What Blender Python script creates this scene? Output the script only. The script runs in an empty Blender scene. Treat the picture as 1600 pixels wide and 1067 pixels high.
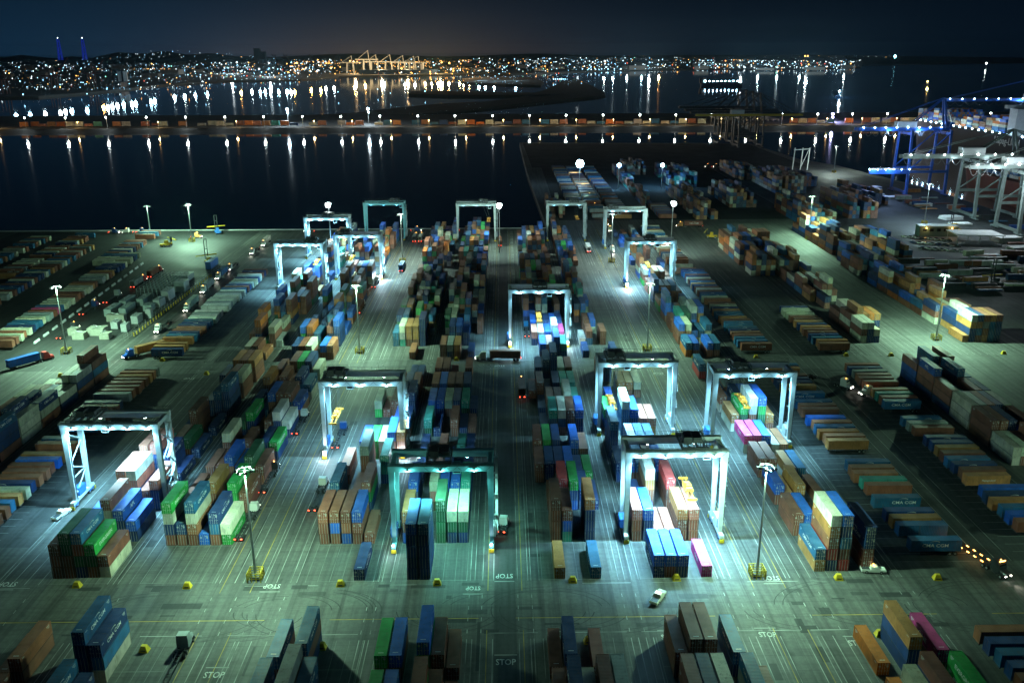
import bpy, math, random
from mathutils import Vector, Matrix

# ------------------------------------------------------------------ camera
scene = bpy.context.scene
COL = scene.collection
CAM_F, CAM_H = 1400.0, 116.0            # focal length in photo pixels, flying height in metres
pitch = math.atan((533.5 - 80.0) / CAM_F)
yaw = math.atan(13.0 / (CAM_F / math.cos(pitch)))
roll = math.radians(0.25)
fw = Vector((math.sin(yaw) * math.cos(pitch), math.cos(yaw) * math.cos(pitch), -math.sin(pitch)))
rt = Vector((math.cos(yaw), -math.sin(yaw), 0.0))
up = rt.cross(fw)
rt, up = rt * math.cos(roll) - up * math.sin(roll), up * math.cos(roll) + rt * math.sin(roll)
cam_data = bpy.data.cameras.new("camera")
cam = bpy.data.objects.new("camera", cam_data)
COL.objects.link(cam)
cam.matrix_world = Matrix(((rt.x, up.x, -fw.x, 0), (rt.y, up.y, -fw.y, 0), (rt.z, up.z, -fw.z, CAM_H), (0, 0, 0, 1)))
cam_data.sensor_width = 36.0
cam_data.lens = 36.0 * CAM_F / 1600.0
cam_data.clip_start = 1.0
cam_data.clip_end = 90000.0
scene.camera = cam


def G(px, py, z=0.0):
    """ground point seen at photo pixel px, py (for surveying the site)"""
    d = rt * ((px - 800) / CAM_F) - up * ((py - 533.5) / CAM_F) + fw
    t = (z - CAM_H) / d.z
    return d.x * t, d.y * t


def PX(x, y, z=0.0):
    v = Vector((x, y, z - CAM_H))
    c = max(v.dot(fw), 1e-3)
    return 800 + CAM_F * v.dot(rt) / c, 533.5 - CAM_F * v.dot(up) / c


# ------------------------------------------------------------------ world: night sky with city glow
world = bpy.data.worlds.new("World")
scene.world = world
world.use_nodes = True
wn = world.node_tree.nodes
wl = world.node_tree.links
wn.clear()
w_out = wn.new("ShaderNodeOutputWorld")
sky = wn.new("ShaderNodeTexSky")
sky.sky_type = 'NISHITA'
sky.sun_disc = False
sky.sun_elevation = math.radians(-4.0)
sky.sun_rotation = math.radians(-24.0)
sky.altitude = 100
bg_sky = wn.new("ShaderNodeBackground")
bg_sky.inputs["Strength"].default_value = 0.002
wl.new(sky.outputs[0], bg_sky.inputs["Color"])
tc = wn.new("ShaderNodeTexCoord")
sep = wn.new("ShaderNodeSeparateXYZ")
wl.new(tc.outputs["Generated"], sep.inputs[0])


def wmath(op, a, b=None, c=None):
    n = wn.new("ShaderNodeMath")
    n.operation = op
    for i, v in enumerate((a, b, c)):
        if v is None:
            continue
        if isinstance(v, (int, float)):
            n.inputs[i].default_value = v
        else:
            wl.new(v, n.inputs[i])
    return n.outputs[0]


zz = wmath('ABSOLUTE', sep.outputs["Z"])


def wexp(v, k):
    return wmath('POWER', 2.718, wmath('MULTIPLY', v, -k))


def wgauss(centre, width):
    d = wmath('DIVIDE', wmath('SUBTRACT', az, centre), width)
    return wexp(wmath('MULTIPLY', d, d), 1.0)


az = wmath('ARCTAN2', sep.outputs["X"], sep.outputs["Y"])
low = wexp(zz, 11.0)                                            # brighter towards the horizon
left = wgauss(-0.55, 0.45)                                      # light dome of the big city to the left
dome = wmath('MULTIPLY', wgauss(-0.13, 0.28), wexp(zz, 12.0))
glow = wmath('MULTIPLY', wgauss(-0.13, 0.17), wexp(zz, 45.0))   # sodium glow over the far terminal


def wbg(col, fac):
    b = wn.new("ShaderNodeBackground")
    b.inputs["Color"].default_value = (*col, 1)
    wl.new(fac, b.inputs["Strength"])
    return b.outputs[0]


def wadd(a, b):
    n = wn.new("ShaderNodeAddShader")
    wl.new(a, n.inputs[0])
    wl.new(b, n.inputs[1])
    return n.outputs[0]


base = wn.new("ShaderNodeBackground")
base.inputs["Color"].default_value = (0.0004, 0.0027, 0.0078, 1)
base.inputs["Strength"].default_value = 1.0
s = wadd(base.outputs[0], bg_sky.outputs[0])
s = wadd(s, wbg((0.0007, 0.0018, 0.0028), low))
s = wadd(s, wbg((0.0022, 0.0165, 0.038), wmath('MULTIPLY', low, left)))
s = wadd(s, wbg((0.006, 0.008, 0.011), dome))
s = wadd(s, wbg((0.042, 0.020, 0.004), glow))
wl.new(s, w_out.inputs["Surface"])

# ------------------------------------------------------------------ exposure and render settings
scene.view_settings.view_transform = 'Standard'
scene.view_settings.look = 'None'
scene.view_settings.exposure = 0.0
scene.view_settings.gamma = 1.0
scene.render.engine = 'CYCLES'
cy = scene.cycles
cy.use_denoising = True
cy.max_bounces = 5
cy.diffuse_bounces = 2
cy.glossy_bounces = 2
cy.transmission_bounces = 2
cy.volume_bounces = 0
cy.transparent_max_bounces = 6
cy.sample_clamp_indirect = 4.0
cy.use_light_tree = True
cy.caustics_reflective = False
cy.caustics_refractive = False

# ------------------------------------------------------------------ materials
MATS = {}


def mat(name, col, rough=0.6, metal=0.0, noise=0.0, nscale=1.0, emit=None, espec=None, bump=0.0, spec=0.5):
    if name in MATS:
        return MATS[name]
    m = bpy.data.materials.new(name)
    m.use_nodes = True
    nt = m.node_tree
    b = nt.nodes["Principled BSDF"]
    b.inputs["Base Color"].default_value = (*col, 1)
    b.inputs["Roughness"].default_value = rough
    b.inputs["Metallic"].default_value = metal
    b.inputs["Specular IOR Level"].default_value = spec
    if noise > 0:
        t = nt.nodes.new("ShaderNodeTexNoise")
        t.inputs["Scale"].default_value = nscale
        t.inputs["Detail"].default_value = 6
        o = nt.nodes.new("ShaderNodeTexCoord")
        nt.links.new(o.outputs["Object"], t.inputs["Vector"])
        mp = nt.nodes.new("ShaderNodeMapRange")
        mp.inputs["From Min"].default_value = 0.3
        mp.inputs["From Max"].default_value = 0.7
        mp.inputs["To Min"].default_value = 1 - noise
        mp.inputs["To Max"].default_value = 1 + noise
        nt.links.new(t.outputs["Fac"], mp.inputs[0])
        v = nt.nodes.new("ShaderNodeVectorMath")
        v.operation = 'SCALE'
        v.inputs[0].default_value = col
        nt.links.new(mp.outputs[0], v.inputs["Scale"])
        nt.links.new(v.outputs[0], b.inputs["Base Color"])
        if bump > 0:
            bp = nt.nodes.new("ShaderNodeBump")
            bp.inputs["Strength"].default_value = bump
            nt.links.new(t.outputs["Fac"], bp.inputs["Height"])
            nt.links.new(bp.outputs[0], b.inputs["Normal"])
    if emit is not None:
        b.inputs["Emission Color"].default_value = (*emit[0], 1)
        b.inputs["Emission Strength"].default_value = emit[1]
        m.cycles.emission_sampling = 'NONE'
    MATS[name] = m
    return m


class NT:
    """small helper to write node trees"""

    def __init__(self, m):
        self.n = m.node_tree.nodes
        self.l = m.node_tree.links

    def new(self, t, ins=None, **kw):
        n = self.n.new(t)
        for k, v in kw.items():
            setattr(n, k, v)
        for k, v in (ins or {}).items():
            if hasattr(v, "is_output") or hasattr(v, "links"):
                self.l.new(v, n.inputs[k])
            else:
                n.inputs[k].default_value = v
        return n

    def math(self, op, a, b=None):
        n = self.n.new("ShaderNodeMath")
        n.operation = op
        for i, v in enumerate((a, b)):
            if v is None:
                continue
            if isinstance(v, (int, float)):
                n.inputs[i].default_value = v
            else:
                self.l.new(v, n.inputs[i])
        return n.outputs[0]


def paint_material(name, attr):
    """weathered container paint: colour from the object (or a face colour), rust streaks and dust"""
    m = bpy.data.materials.new(name)
    m.use_nodes = True
    t = NT(m)
    b = t.n["Principled BSDF"]
    if attr:
        src = t.new("ShaderNodeAttribute", attribute_name="paint").outputs["Color"]
        co = t.new("ShaderNodeNewGeometry").outputs["Position"]
        rnd = 0.5
    else:
        oi = t.new("ShaderNodeObjectInfo")
        src = oi.outputs["Color"]
        rnd = oi.outputs["Random"]
        tcn = t.new("ShaderNodeTexCoord").outputs["Object"]
        off = t.new("ShaderNodeVectorMath", {1: (37.0, 91.0, 53.0)}, operation='SCALE')
        comb = t.new("ShaderNodeCombineXYZ", {0: rnd, 1: rnd, 2: rnd})
        sc2 = t.new("ShaderNodeVectorMath", {0: comb.outputs[0], "Scale": 80.0}, operation='SCALE')
        co = t.new("ShaderNodeVectorMath", {0: tcn, 1: sc2.outputs[0]}, operation='ADD').outputs[0]
    stretch = t.new("ShaderNodeMapping", {"Vector": co, "Scale": (1.2, 1.2, 0.25)})
    n1 = t.new("ShaderNodeTexNoise", {"Vector": stretch.outputs[0], "Scale": 1.3, "Detail": 6.0, "Roughness": 0.65})
    n2 = t.new("ShaderNodeTexNoise", {"Vector": co, "Scale": 0.35, "Detail": 3.0})
    fade = t.new("ShaderNodeMapRange", {0: n2.outputs["Fac"], 1: 0.3, 2: 0.72, 3: 0.72, 4: 1.25})
    c1 = t.new("ShaderNodeVectorMath", {0: src, "Scale": fade.outputs[0]}, operation='SCALE')
    rust = t.new("ShaderNodeMapRange", {0: n1.outputs["Fac"], 1: 0.54, 2: 0.74, 3: 0.0, 4: 0.75})
    mix = t.new("ShaderNodeMix", {0: rust.outputs[0], 6: c1.outputs[0], 7: (0.10, 0.065, 0.045, 1)}, data_type='RGBA')
    geo = t.new("ShaderNodeNewGeometry")
    upz = t.new("ShaderNodeSeparateXYZ", {0: geo.outputs["Normal"]})
    dust = t.math('MULTIPLY', t.math('MAXIMUM', upz.outputs["Z"], 0.0),
                  t.new("ShaderNodeMapRange", {0: n2.outputs["Fac"], 1: 0.35, 2: 0.7, 3: 0.02, 4: 0.20}).outputs[0])
    mix2 = t.new("ShaderNodeMix", {0: dust, 6: mix.outputs[2], 7: (0.16, 0.15, 0.13, 1)}, data_type='RGBA')
    t.l.new(mix2.outputs[2], b.inputs["Base Color"])
    b.inputs["Roughness"].default_value = 0.52
    b.inputs["Specular IOR Level"].default_value = 0.4
    if attr:
        posn = t.new("ShaderNodeSeparateXYZ", {0: co})
        w = t.math('SINE', t.math('MULTIPLY', posn.outputs["Y"], 2 * math.pi / 0.42))
        bp = t.new("ShaderNodeBump", {"Strength": 0.5, "Distance": 0.03, "Height": w})
        t.l.new(bp.outputs[0], b.inputs["Normal"])
    return m


M_PAINT = paint_material("container_paint", False)
M_PAINT_FAR = paint_material("container_paint_mass", True)


def ground_material(name, c1, c2, streak, joints, rough=0.75):
    m = bpy.data.materials.new(name)
    m.use_nodes = True
    t = NT(m)
    b = t.n["Principled BSDF"]
    co = t.new("ShaderNodeNewGeometry").outputs["Position"]
    n1 = t.new("ShaderNodeTexNoise", {"Vector": co, "Scale": 0.045, "Detail": 7.0, "Roughness": 0.62})
    n2 = t.new("ShaderNodeTexNoise", {"Vector": co, "Scale": 0.9, "Detail": 8.0, "Roughness": 0.7})
    stx = t.new("ShaderNodeMapping", {"Vector": co, "Scale": (0.62, 0.016, 1.0)})
    n3 = t.new("ShaderNodeTexNoise", {"Vector": stx.outputs[0], "Scale": 1.0, "Detail": 5.0, "Roughness": 0.6})
    sty = t.new("ShaderNodeMapping", {"Vector": co, "Scale": (0.02, 0.5, 1.0)})
    n4 = t.new("ShaderNodeTexNoise", {"Vector": sty.outputs[0], "Scale": 1.0, "Detail": 4.0, "Roughness": 0.6})
    f = t.new("ShaderNodeMapRange", {0: n1.outputs["Fac"], 1: 0.33, 2: 0.67, 3: 0.0, 4: 1.0})
    mix = t.new("ShaderNodeMix", {0: f.outputs[0], 6: (*c1, 1), 7: (*c2, 1)}, data_type='RGBA')
    d1 = t.new("ShaderNodeMapRange", {0: n3.outputs["Fac"], 1: 0.42, 2: 0.66, 3: 1.0, 4: 1.0 - streak})
    d2 = t.new("ShaderNodeMapRange", {0: n4.outputs["Fac"], 1: 0.5, 2: 0.7, 3: 1.0, 4: 1.0 - streak * 0.5})
    d3 = t.new("ShaderNodeMapRange", {0: n2.outputs["Fac"], 1: 0.35, 2: 0.7, 3: 1.12, 4: 0.72})
    k = t.math('MULTIPLY', t.math('MULTIPLY', d1.outputs[0], d2.outputs[0]), d3.outputs[0])
    # oil spots
    v = t.new("ShaderNodeTexVoronoi", {"Vector": co, "Scale": 0.16, "Randomness": 1.0})
    spot = t.new("ShaderNodeMapRange", {0: v.outputs["Distance"], 1: 0.04, 2: 0.16, 3: 0.6, 4: 1.0})
    k = t.math('MULTIPLY', k, spot.outputs[0])
    if joints:
        br = t.new("ShaderNodeTexBrick", {"Vector": co, "Color1": (1, 1, 1, 1), "Color2": (0.86, 0.86, 0.86, 1),
                                          "Mortar": (0.55, 0.55, 0.55, 1), "Scale": 1.0, "Mortar Size": 0.05,
                                          "Brick Width": 6.0, "Row Height": 4.6, "Bias": 0.0}, offset=0.0)
        bw = t.new("ShaderNodeRGBToBW", {0: br.outputs["Color"]})
        k = t.math('MULTIPLY', k, bw.outputs[0])
    c = t.new("ShaderNodeVectorMath", {0: mix.outputs[2], "Scale": k}, operation='SCALE')
    t.l.new(c.outputs[0], b.inputs["Base Color"])
    rr = t.new("ShaderNodeMapRange", {0: n1.outputs["Fac"], 1: 0.3, 2: 0.7, 3: rough - 0.2, 4: rough + 0.1})
    t.l.new(rr.outputs[0], b.inputs["Roughness"])
    bp = t.new("ShaderNodeBump", {"Strength": 0.25, "Distance": 0.05, "Height": n2.outputs["Fac"]})
    t.l.new(bp.outputs[0], b.inputs["Normal"])
    return m


M_CONC = ground_material("yard_concrete", (0.085, 0.09, 0.086), (0.155, 0.157, 0.145), 0.55, True)
M_ASPH = ground_material("asphalt", (0.045, 0.048, 0.048), (0.075, 0.077, 0.075), 0.45, False)
M_DARK = ground_material("old_asphalt", (0.028, 0.031, 0.032), (0.05, 0.052, 0.052), 0.4, False)
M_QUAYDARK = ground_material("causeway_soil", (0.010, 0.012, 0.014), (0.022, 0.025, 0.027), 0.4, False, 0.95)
M_LAND = ground_material("dirt_land", (0.028, 0.028, 0.025), (0.05, 0.048, 0.042), 0.2, False, 0.9)

# water
M_WATER = bpy.data.materials.new("harbour_water")
M_WATER.use_nodes = True
_t = NT(M_WATER)
_b = _t.n["Principled BSDF"]
_b.inputs["Base Color"].default_value = (0.001, 0.012, 0.030, 1)
_b.inputs["Roughness"].default_value = 0.10
_b.inputs["IOR"].default_value = 1.333
_co = _t.new("ShaderNodeNewGeometry").outputs["Position"]
_n1 = _t.new("ShaderNodeTexNoise", {"Vector": _co, "Scale": 0.13, "Detail": 4.0, "Roughness": 0.6})
_n2 = _t.new("ShaderNodeTexNoise", {"Vector": _co, "Scale": 0.003, "Detail": 3.0})
_rr = _t.new("ShaderNodeMapRange", {0: _n2.outputs["Fac"], 1: 0.35, 2: 0.65, 3: 0.036, 4: 0.055})
_t.l.new(_rr.outputs[0], _b.inputs["Roughness"])
_bp = _t.new("ShaderNodeBump", {"Strength": 0.045, "Distance": 0.5, "Height": _n1.outputs["Fac"]})
_t.l.new(_bp.outputs[0], _b.inputs["Normal"])

M_LINE = mat("white_line_paint", (0.27, 0.275, 0.26), 0.7, noise=0.7, nscale=0.17)
M_SLOT = mat("faded_slot_paint", (0.17, 0.175, 0.165), 0.7, noise=0.5, nscale=0.15)
M_STOP = mat("stop_paint", (0.5, 0.5, 0.47), 0.7, noise=0.35, nscale=0.5)
M_YLINE = mat("yellow_line_paint", (0.36, 0.24, 0.04), 0.7, noise=0.5, nscale=0.22)
M_WHITE = mat("crane_white_paint", (0.42, 0.46, 0.48), 0.45, noise=0.12, nscale=0.6)
M_TEAL = mat("crane_teal_paint", (0.14, 0.36, 0.42), 0.45, noise=0.12, nscale=0.6)
M_GREY = mat("crane_grey_paint", (0.17, 0.21, 0.20), 0.5, noise=0.15, nscale=0.3)
M_BLUE = mat("crane_blue_paint", (0.02, 0.10, 0.42), 0.45, noise=0.15, nscale=0.3)
M_BLUEBOX = mat("blue_box_paint", (0.03, 0.14, 0.42), 0.5, noise=0.1)
M_DKMETAL = mat("dark_metal", (0.035, 0.04, 0.045), 0.5, noise=0.2)
M_STEEL = mat("galvanised_steel", (0.42, 0.44, 0.44), 0.4, 0.6, noise=0.15)
M_RUBBER = mat("tyre_rubber", (0.02, 0.02, 0.02), 0.85)
M_YELLOW = mat("safety_yellow", (0.62, 0.42, 0.02), 0.55, noise=0.15)
M_ORANGE = mat("spreader_orange", (0.62, 0.24, 0.03), 0.5, noise=0.15)
M_LETTER = mat("white_lettering", (0.75, 0.76, 0.74), 0.6, noise=0.12, nscale=1.5)
M_ROD = mat("lock_rod_zinc", (0.55, 0.56, 0.55), 0.45, 0.3)
M_GLASS = mat("dark_glass", (0.01, 0.013, 0.016), 0.08)
M_VWHITE = mat("vehicle_white", (0.7, 0.7, 0.68), 0.35)
M_ROOF = mat("white_roof", (0.65, 0.67, 0.68), 0.6, noise=0.1, nscale=0.3)
M_CREAM = mat("cream_cabinet", (0.3, 0.3, 0.25), 0.6, noise=0.12)
M_CABGREY = mat("grey_cabinet", (0.3, 0.36, 0.35), 0.6, noise=0.12)
M_LAMPW = mat("lamp_white", (0.8, 0.9, 0.9), emit=((0.85, 1.0, 0.97), 40.0))
M_LAMPG = mat("lamp_greenish", (0.8, 0.9, 0.9), emit=((0.78, 1.0, 0.88), 9.0))
M_LAMPB = mat("lamp_bluish", (0.8, 0.9, 0.9), emit=((0.45, 0.78, 1.0), 60.0))
M_LAMPT = mat("lamp_teal", (0.8, 0.9, 0.9), emit=((0.45, 1.0, 0.88), 25.0))
M_LAMPA = mat("lamp_amber", (0.9, 0.6, 0.2), emit=((1.0, 0.42, 0.08), 14.0))
M_LAMPR = mat("lamp_red", (0.9, 0.1, 0.05), emit=((1.0, 0.07, 0.03), 12.0))
M_LAMPS = mat("lamp_sodium", (0.9, 0.7, 0.4), emit=((1.0, 0.62, 0.22), 22.0))

PAL = {  # linear paint colours
    'r': ((0.235, 0.085, 0.052), "rust brown"), 'R': ((0.34, 0.125, 0.065), "red brown"),
    'o': ((0.56, 0.16, 0.025), "orange"), 'n': ((0.44, 0.20, 0.065), "tan"),
    'b': ((0.012, 0.048, 0.17), "navy blue"), 'B': ((0.014, 0.12, 0.56), "bright blue"),
    'c': ((0.020, 0.13, 0.28), "steel blue"), 'g': ((0.025, 0.38, 0.075), "green"),
    'G': ((0.022, 0.13, 0.06), "dark green"), 't': ((0.04, 0.32, 0.26), "teal"),
    'w': ((0.60, 0.59, 0.46), "cream"), 's': ((0.32, 0.36, 0.36), "grey"),
    'm': ((0.62, 0.06, 0.25), "magenta"), 'p': ((0.56, 0.21, 0.15), "salmon"), 'P': ((0.50, 0.05, 0.045), "red"),
    'W': ((0.76, 0.76, 0.70), "white"), 'k': ((0.03, 0.035, 0.04), "black"),
}


# ------------------------------------------------------------------ mesh helpers
class MB:
    """collects shapes into one mesh"""

    def __init__(self):
        self.v = []
        self.f = []

    def quad(self, a, b, c, d):
        i = len(self.v)
        self.v += [tuple(a), tuple(b), tuple(c), tuple(d)]
        self.f.append((i, i + 1, i + 2, i + 3))

    def box(self, x0, x1, y0, y1, z0, z1):
        i = len(self.v)
        self.v += [(x0, y0, z0), (x1, y0, z0), (x1, y1, z0), (x0, y1, z0),
                   (x0, y0, z1), (x1, y0, z1), (x1, y1, z1), (x0, y1, z1)]
        self.f += [(i, i + 3, i + 2, i + 1), (i + 4, i + 5, i + 6, i + 7), (i, i + 1, i + 5, i + 4),
                   (i + 1, i + 2, i + 6, i + 5), (i + 2, i + 3, i + 7, i + 6), (i + 3, i, i + 4, i + 7)]
        return self

    def hull(self, low, z0, high, z1):
        """prism between two polygons with the same number of corners"""
        i, n = len(self.v), len(low)
        self.v += [(x, y, z0) for x, y in low] + [(x, y, z1) for x, y in high]
        self.f.append(tuple(i + k for k in range(n - 1, -1, -1)))
        self.f.append(tuple(i + n + k for k in range(n)))
        for k in range(n):
            l = (k + 1) % n
            self.f.append((i + k, i + l, i + n + l, i + n + k))
        return self

    def beam(self, p, q, w, h=None, w2=None, h2=None):
        """rectangular bar from p to q"""
        h = w if h is None else h
        w2 = w if w2 is None else w2
        h2 = h if h2 is None else h2
        p, q = Vector(p), Vector(q)
        d = (q - p).normalized()
        ref = Vector((0, 0, 1)) if abs(d.z) < 0.95 else Vector((0, 1, 0))
        a = d.cross(ref).normalized()
        b = a.cross(d).normalized()
        i = len(self.v)
        for c, ww, hh in ((p, w, h), (q, w2, h2)):
            for sa, sb in ((-1, -1), (1, -1), (1, 1), (-1, 1)):
                self.v.append(tuple(c + a * (sa * ww / 2) + b * (sb * hh / 2)))
        self.f += [(i, i + 1, i + 2, i + 3), (i + 7, i + 6, i + 5, i + 4)]
        for k in range(4):
            l = (k + 1) % 4
            self.f.append((i + k, i + 4 + k, i + 4 + l, i + l))
        return self

    def tube(self, p, q, r, n=8, r2=None):
        r2 = r if r2 is None else r2
        p, q = Vector(p), Vector(q)
        d = (q - p).normalized()
        ref = Vector((0, 0, 1)) if abs(d.z) < 0.95 else Vector((0, 1, 0))
        a = d.cross(ref).normalized()
        b = a.cross(d).normalized()
        i = len(self.v)
        for c, rr in ((p, r), (q, r2)):
            for k in range(n):
                t = 2 * math.pi * k / n
                self.v.append(tuple(c + a * (math.cos(t) * rr) + b * (math.sin(t) * rr)))
        self.f.append(tuple(i + k for k in range(n)))
        self.f.append(tuple(i + n + k for k in range(n - 1, -1, -1)))
        for k in range(n):
            l = (k + 1) % n
            self.f.append((i + k, i + n + k, i + n + l, i + l))
        return self

    def ball(self, c, r, squash=1.0):
        i = len(self.v)
        x, y, z = c
        self.v += [(x + r, y, z), (x, y + r, z), (x - r, y, z), (x, y - r, z), (x, y, z + r * squash), (x, y, z - r * squash)]
        for k in range(4):
            l = (k + 1) % 4
            self.f += [(i + k, i + l, i + 4), (i + l, i + k, i + 5)]
        return self

    def rail(self, p, q, h=1.05, n=None, r=0.03):
        """hand rail with posts"""
        p, q = Vector(p), Vector(q)
        L = (q - p).length
        n = n or max(2, int(L / 2.0))
        u = Vector((0, 0, 1))
        self.beam(p + u * h, q + u * h, r * 2)
        self.beam(p + u * h * .5, q + u * h * .5, r * 1.6)
        for k in range(n + 1):
            c = p.lerp(q, k / n)
            self.beam(c, c + u * h, r * 2)
        return self

    def mesh(self, name, material=None):
        m = bpy.data.meshes.new(name)
        m.from_pydata(self.v, [], self.f)
        if material:
            m.materials.append(material)
        m.update()
        return m

    def build(self, name, material, parent=None, loc=None):
        return obj(name, self.mesh(name, material), parent, loc)


def obj(name, data, parent=None, loc=None, rotz=None):
    o = bpy.data.objects.new(name, data)
    COL.objects.link(o)
    if parent is not None:
        o.parent = parent
    if loc is not None:
        o.location = loc
    if rotz is not None:
        o.rotation_euler = (0, 0, rotz)
    return o


def thing(name, label, cat, loc=(0, 0, 0), rotz=0.0, group=None, data=None):
    o = obj(name, data, None, loc, rotz)
    o["label"] = label
    o["category"] = cat
    if group:
        o["group"] = group
    return o


def structure(o):
    o["kind"] = "structure"
    return o


def stuff(o, label=None, cat=None):
    o["kind"] = "stuff"
    if label:
        o["label"] = label
        o["category"] = cat
    return o


def lamp(name, loc, power, col, radius=0.3, parent=None, kind='POINT', cone=150, blend=0.6, aim=None):
    l = bpy.data.lights.new(name, kind)
    l.energy = power
    l.color = col
    l.shadow_soft_size = radius
    o = obj(name, l, parent, loc)
    if kind == 'SPOT':
        l.spot_size = math.radians(cone)
        l.spot_blend = blend
        if aim is not None:
            o.rotation_euler = Vector(aim).to_track_quat('-Z', 'Y').to_euler()
    return o


ORD = ["first", "second", "third", "fourth", "fifth", "sixth", "seventh", "eighth", "ninth", "tenth", "eleventh", "twelfth",
       "thirteenth", "fourteenth", "fifteenth", "sixteenth", "seventeenth", "eighteenth", "nineteenth", "twentieth"]
TENS = {2: "twenty", 3: "thirty", 4: "forty", 5: "fifty", 6: "sixty", 7: "seventy", 8: "eighty", 9: "ninety"}


def ordinal(i):
    """0 -> first"""
    n = i + 1
    if n <= 20:
        return ORD[n - 1]
    if n >= 100:
        return "hundred-and-" + ordinal(n - 101) if n > 100 else "hundredth"
    t, u = divmod(n, 10)
    return TENS[t][:-1] + "ieth" if u == 0 else TENS[t] + "-" + ORD[u - 1]


TEXTS = {}


def text_mesh(s, size, material, extrude=0.0, squeeze=1.0):
    key = (s, size, material.name, squeeze)
    if key in TEXTS:
        return TEXTS[key]
    c = bpy.data.curves.new("lettering", 'FONT')
    c.body = s
    c.size = size
    c.align_x = 'CENTER'
    c.align_y = 'CENTER'
    c.resolution_u = 2
    c.offset = 0.012 * size
    o = bpy.data.objects.new("lettering_tmp", c)
    COL.objects.link(o)
    dg = bpy.context.evaluated_depsgraph_get()
    m = bpy.data.meshes.new_from_object(o.evaluated_get(dg))
    bpy.data.objects.remove(o)
    for v in m.vertices:
        v.co.x *= squeeze
    m.materials.clear()
    m.materials.append(material)
    TEXTS[key] = m
    return m


# ------------------------------------------------------------------ ground, water, land
QY = 611.0      # dock edge of the left basin


def sheet(name, pts, z, material, depth=None):
    m = MB()
    i = len(m.v)
    m.v += [(x, y, z) for x, y in pts]
    m.f.append(tuple(range(len(pts))))
    if depth:
        n = len(pts)
        m.v += [(x, y, z - depth) for x, y in pts]
        for k in range(n):
            l = (k + 1) % n
            m.f.append((k, n + k, n + l, l))
    return structure(m.build(name, material))


sheet("water", [(-45000, 400), (45000, 400), (45000, 60000), (-45000, 60000)], -3.0, M_WATER)
yard = sheet("ground", [(-900, -300), (420, -300), (420, 420), (372, 520), (372, 790), (352, 950), (330, 1010), (322, 1190),
                        (22, 1215), (24, 900), (30, QY), (-900, QY + 8)], 0.0, M_CONC, 6.0)
# darker asphalt areas
for nm, pts in [("asphalt_road", [(-2.6, 90), (2.1, 90), (2.1, 605), (-2.6, 605)]),
                ("asphalt_yard_left", [(-330, 325), (-166, 325), (-166, 606), (-330, 606)]),
                ("asphalt_chassis_lot", [(-146, 196), (-117.5, 196), (-117.5, 321), (-146, 321)]),
                ("asphalt_chassis_lot_right", [(92, 186), (146, 186), (146, 322), (92, 322)]),
                ("asphalt_yard_right", [(89, 337), (146, 337), (146, 480), (89, 480)]),
                ("asphalt_wharf_yard", [(215, 330), (371, 330), (371, 780), (335, 945), (215, 945)]),
                ("asphalt_far_yard", [(40, 640), (214, 640), (214, 945), (40, 945)]),
                ("asphalt_far_ground", [(30, 946), (318, 946), (318, 1186), (26, 1205)])]:
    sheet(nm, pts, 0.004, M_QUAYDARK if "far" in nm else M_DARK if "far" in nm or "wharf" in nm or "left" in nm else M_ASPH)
# concrete coping along the dock edge
structure(MB().box(-900, 29, QY - 1.6, QY - 0.2, 0.0, 0.35).build("quay_coping", M_ROOF))

# ------------------------------------------------------------------ painted markings
lines = MB()
ylines = MB()
slots = MB()
RND = random.Random(5)
ROWS = [(100, 158), (179.5, 322.5), (335.5, 482), (495, 604)]


def stripe(m, x, y0, y1, w=0.16, z=0.012):
    m.quad((x - w / 2, y0, z), (x + w / 2, y0, z), (x + w / 2, y1, z), (x - w / 2, y1, z))


def cross(m, x0, x1, y, w=0.18, z=0.012):
    m.quad((x0, y - w / 2, z), (x1, y - w / 2, z), (x1, y + w / 2, z), (x0, y + w / 2, z))


LANE_X = [-117.3, -116.4, -113.6, -110.6, -107.4, -91.6, -90.3, -89.2, -86.6, -66.9, -65.9, -62.4, -60.4, -56.2, -55.4, -52.8, -49.6, -48.2,
          -30.6, -29.4, -28.6, -26.6, -8.3, -7.2, -5.4, -2.9, 2.6, 5.0, 5.7, 7.6, 25.9, 27.4, 29.0, 30.5, 48.9, 50.4, 51.9, 54.6, 55.5,
          57.0, 62.1, 64.6, 65.6, 67.9, 70.3, 87.4, 88.6, 90.4, 91.6]
for (a, b) in ROWS:
    for x in LANE_X:
        stripe(lines, x, a, b)
    for x in (-64.7, -57.9, -4.15, 3.55, 56.2, 63.4):
        stripe(ylines, x, a - 4 if a > 120 else a, b + 3)
# dashes crossing the roads
for (a, b) in ((160, 178), (324, 334), (484, 494)):
    for x in LANE_X[::2]:
        y = a
        while y < b - 1.5:
            stripe(lines, x, y, y + 1.3)
            y += 4.2
for yc in (165.2,):
    for x0, x1 in ((-112, -52), (-38, -6), (2, 45), (66, 93), (105, 125)):
        cross(ylines, x0, x1, yc, 0.22)
for yc in (160.0, 178.2, 323.6, 334.4, 483.2, 494.0):
    x = -118.0
    while x < 92:
        L = RND.uniform(3, 14)
        if RND.random() < 0.55:
            cross(lines, x, x + L, yc, RND.choice((0.14, 0.2)))
        x += L + RND.uniform(1, 6)
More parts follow.
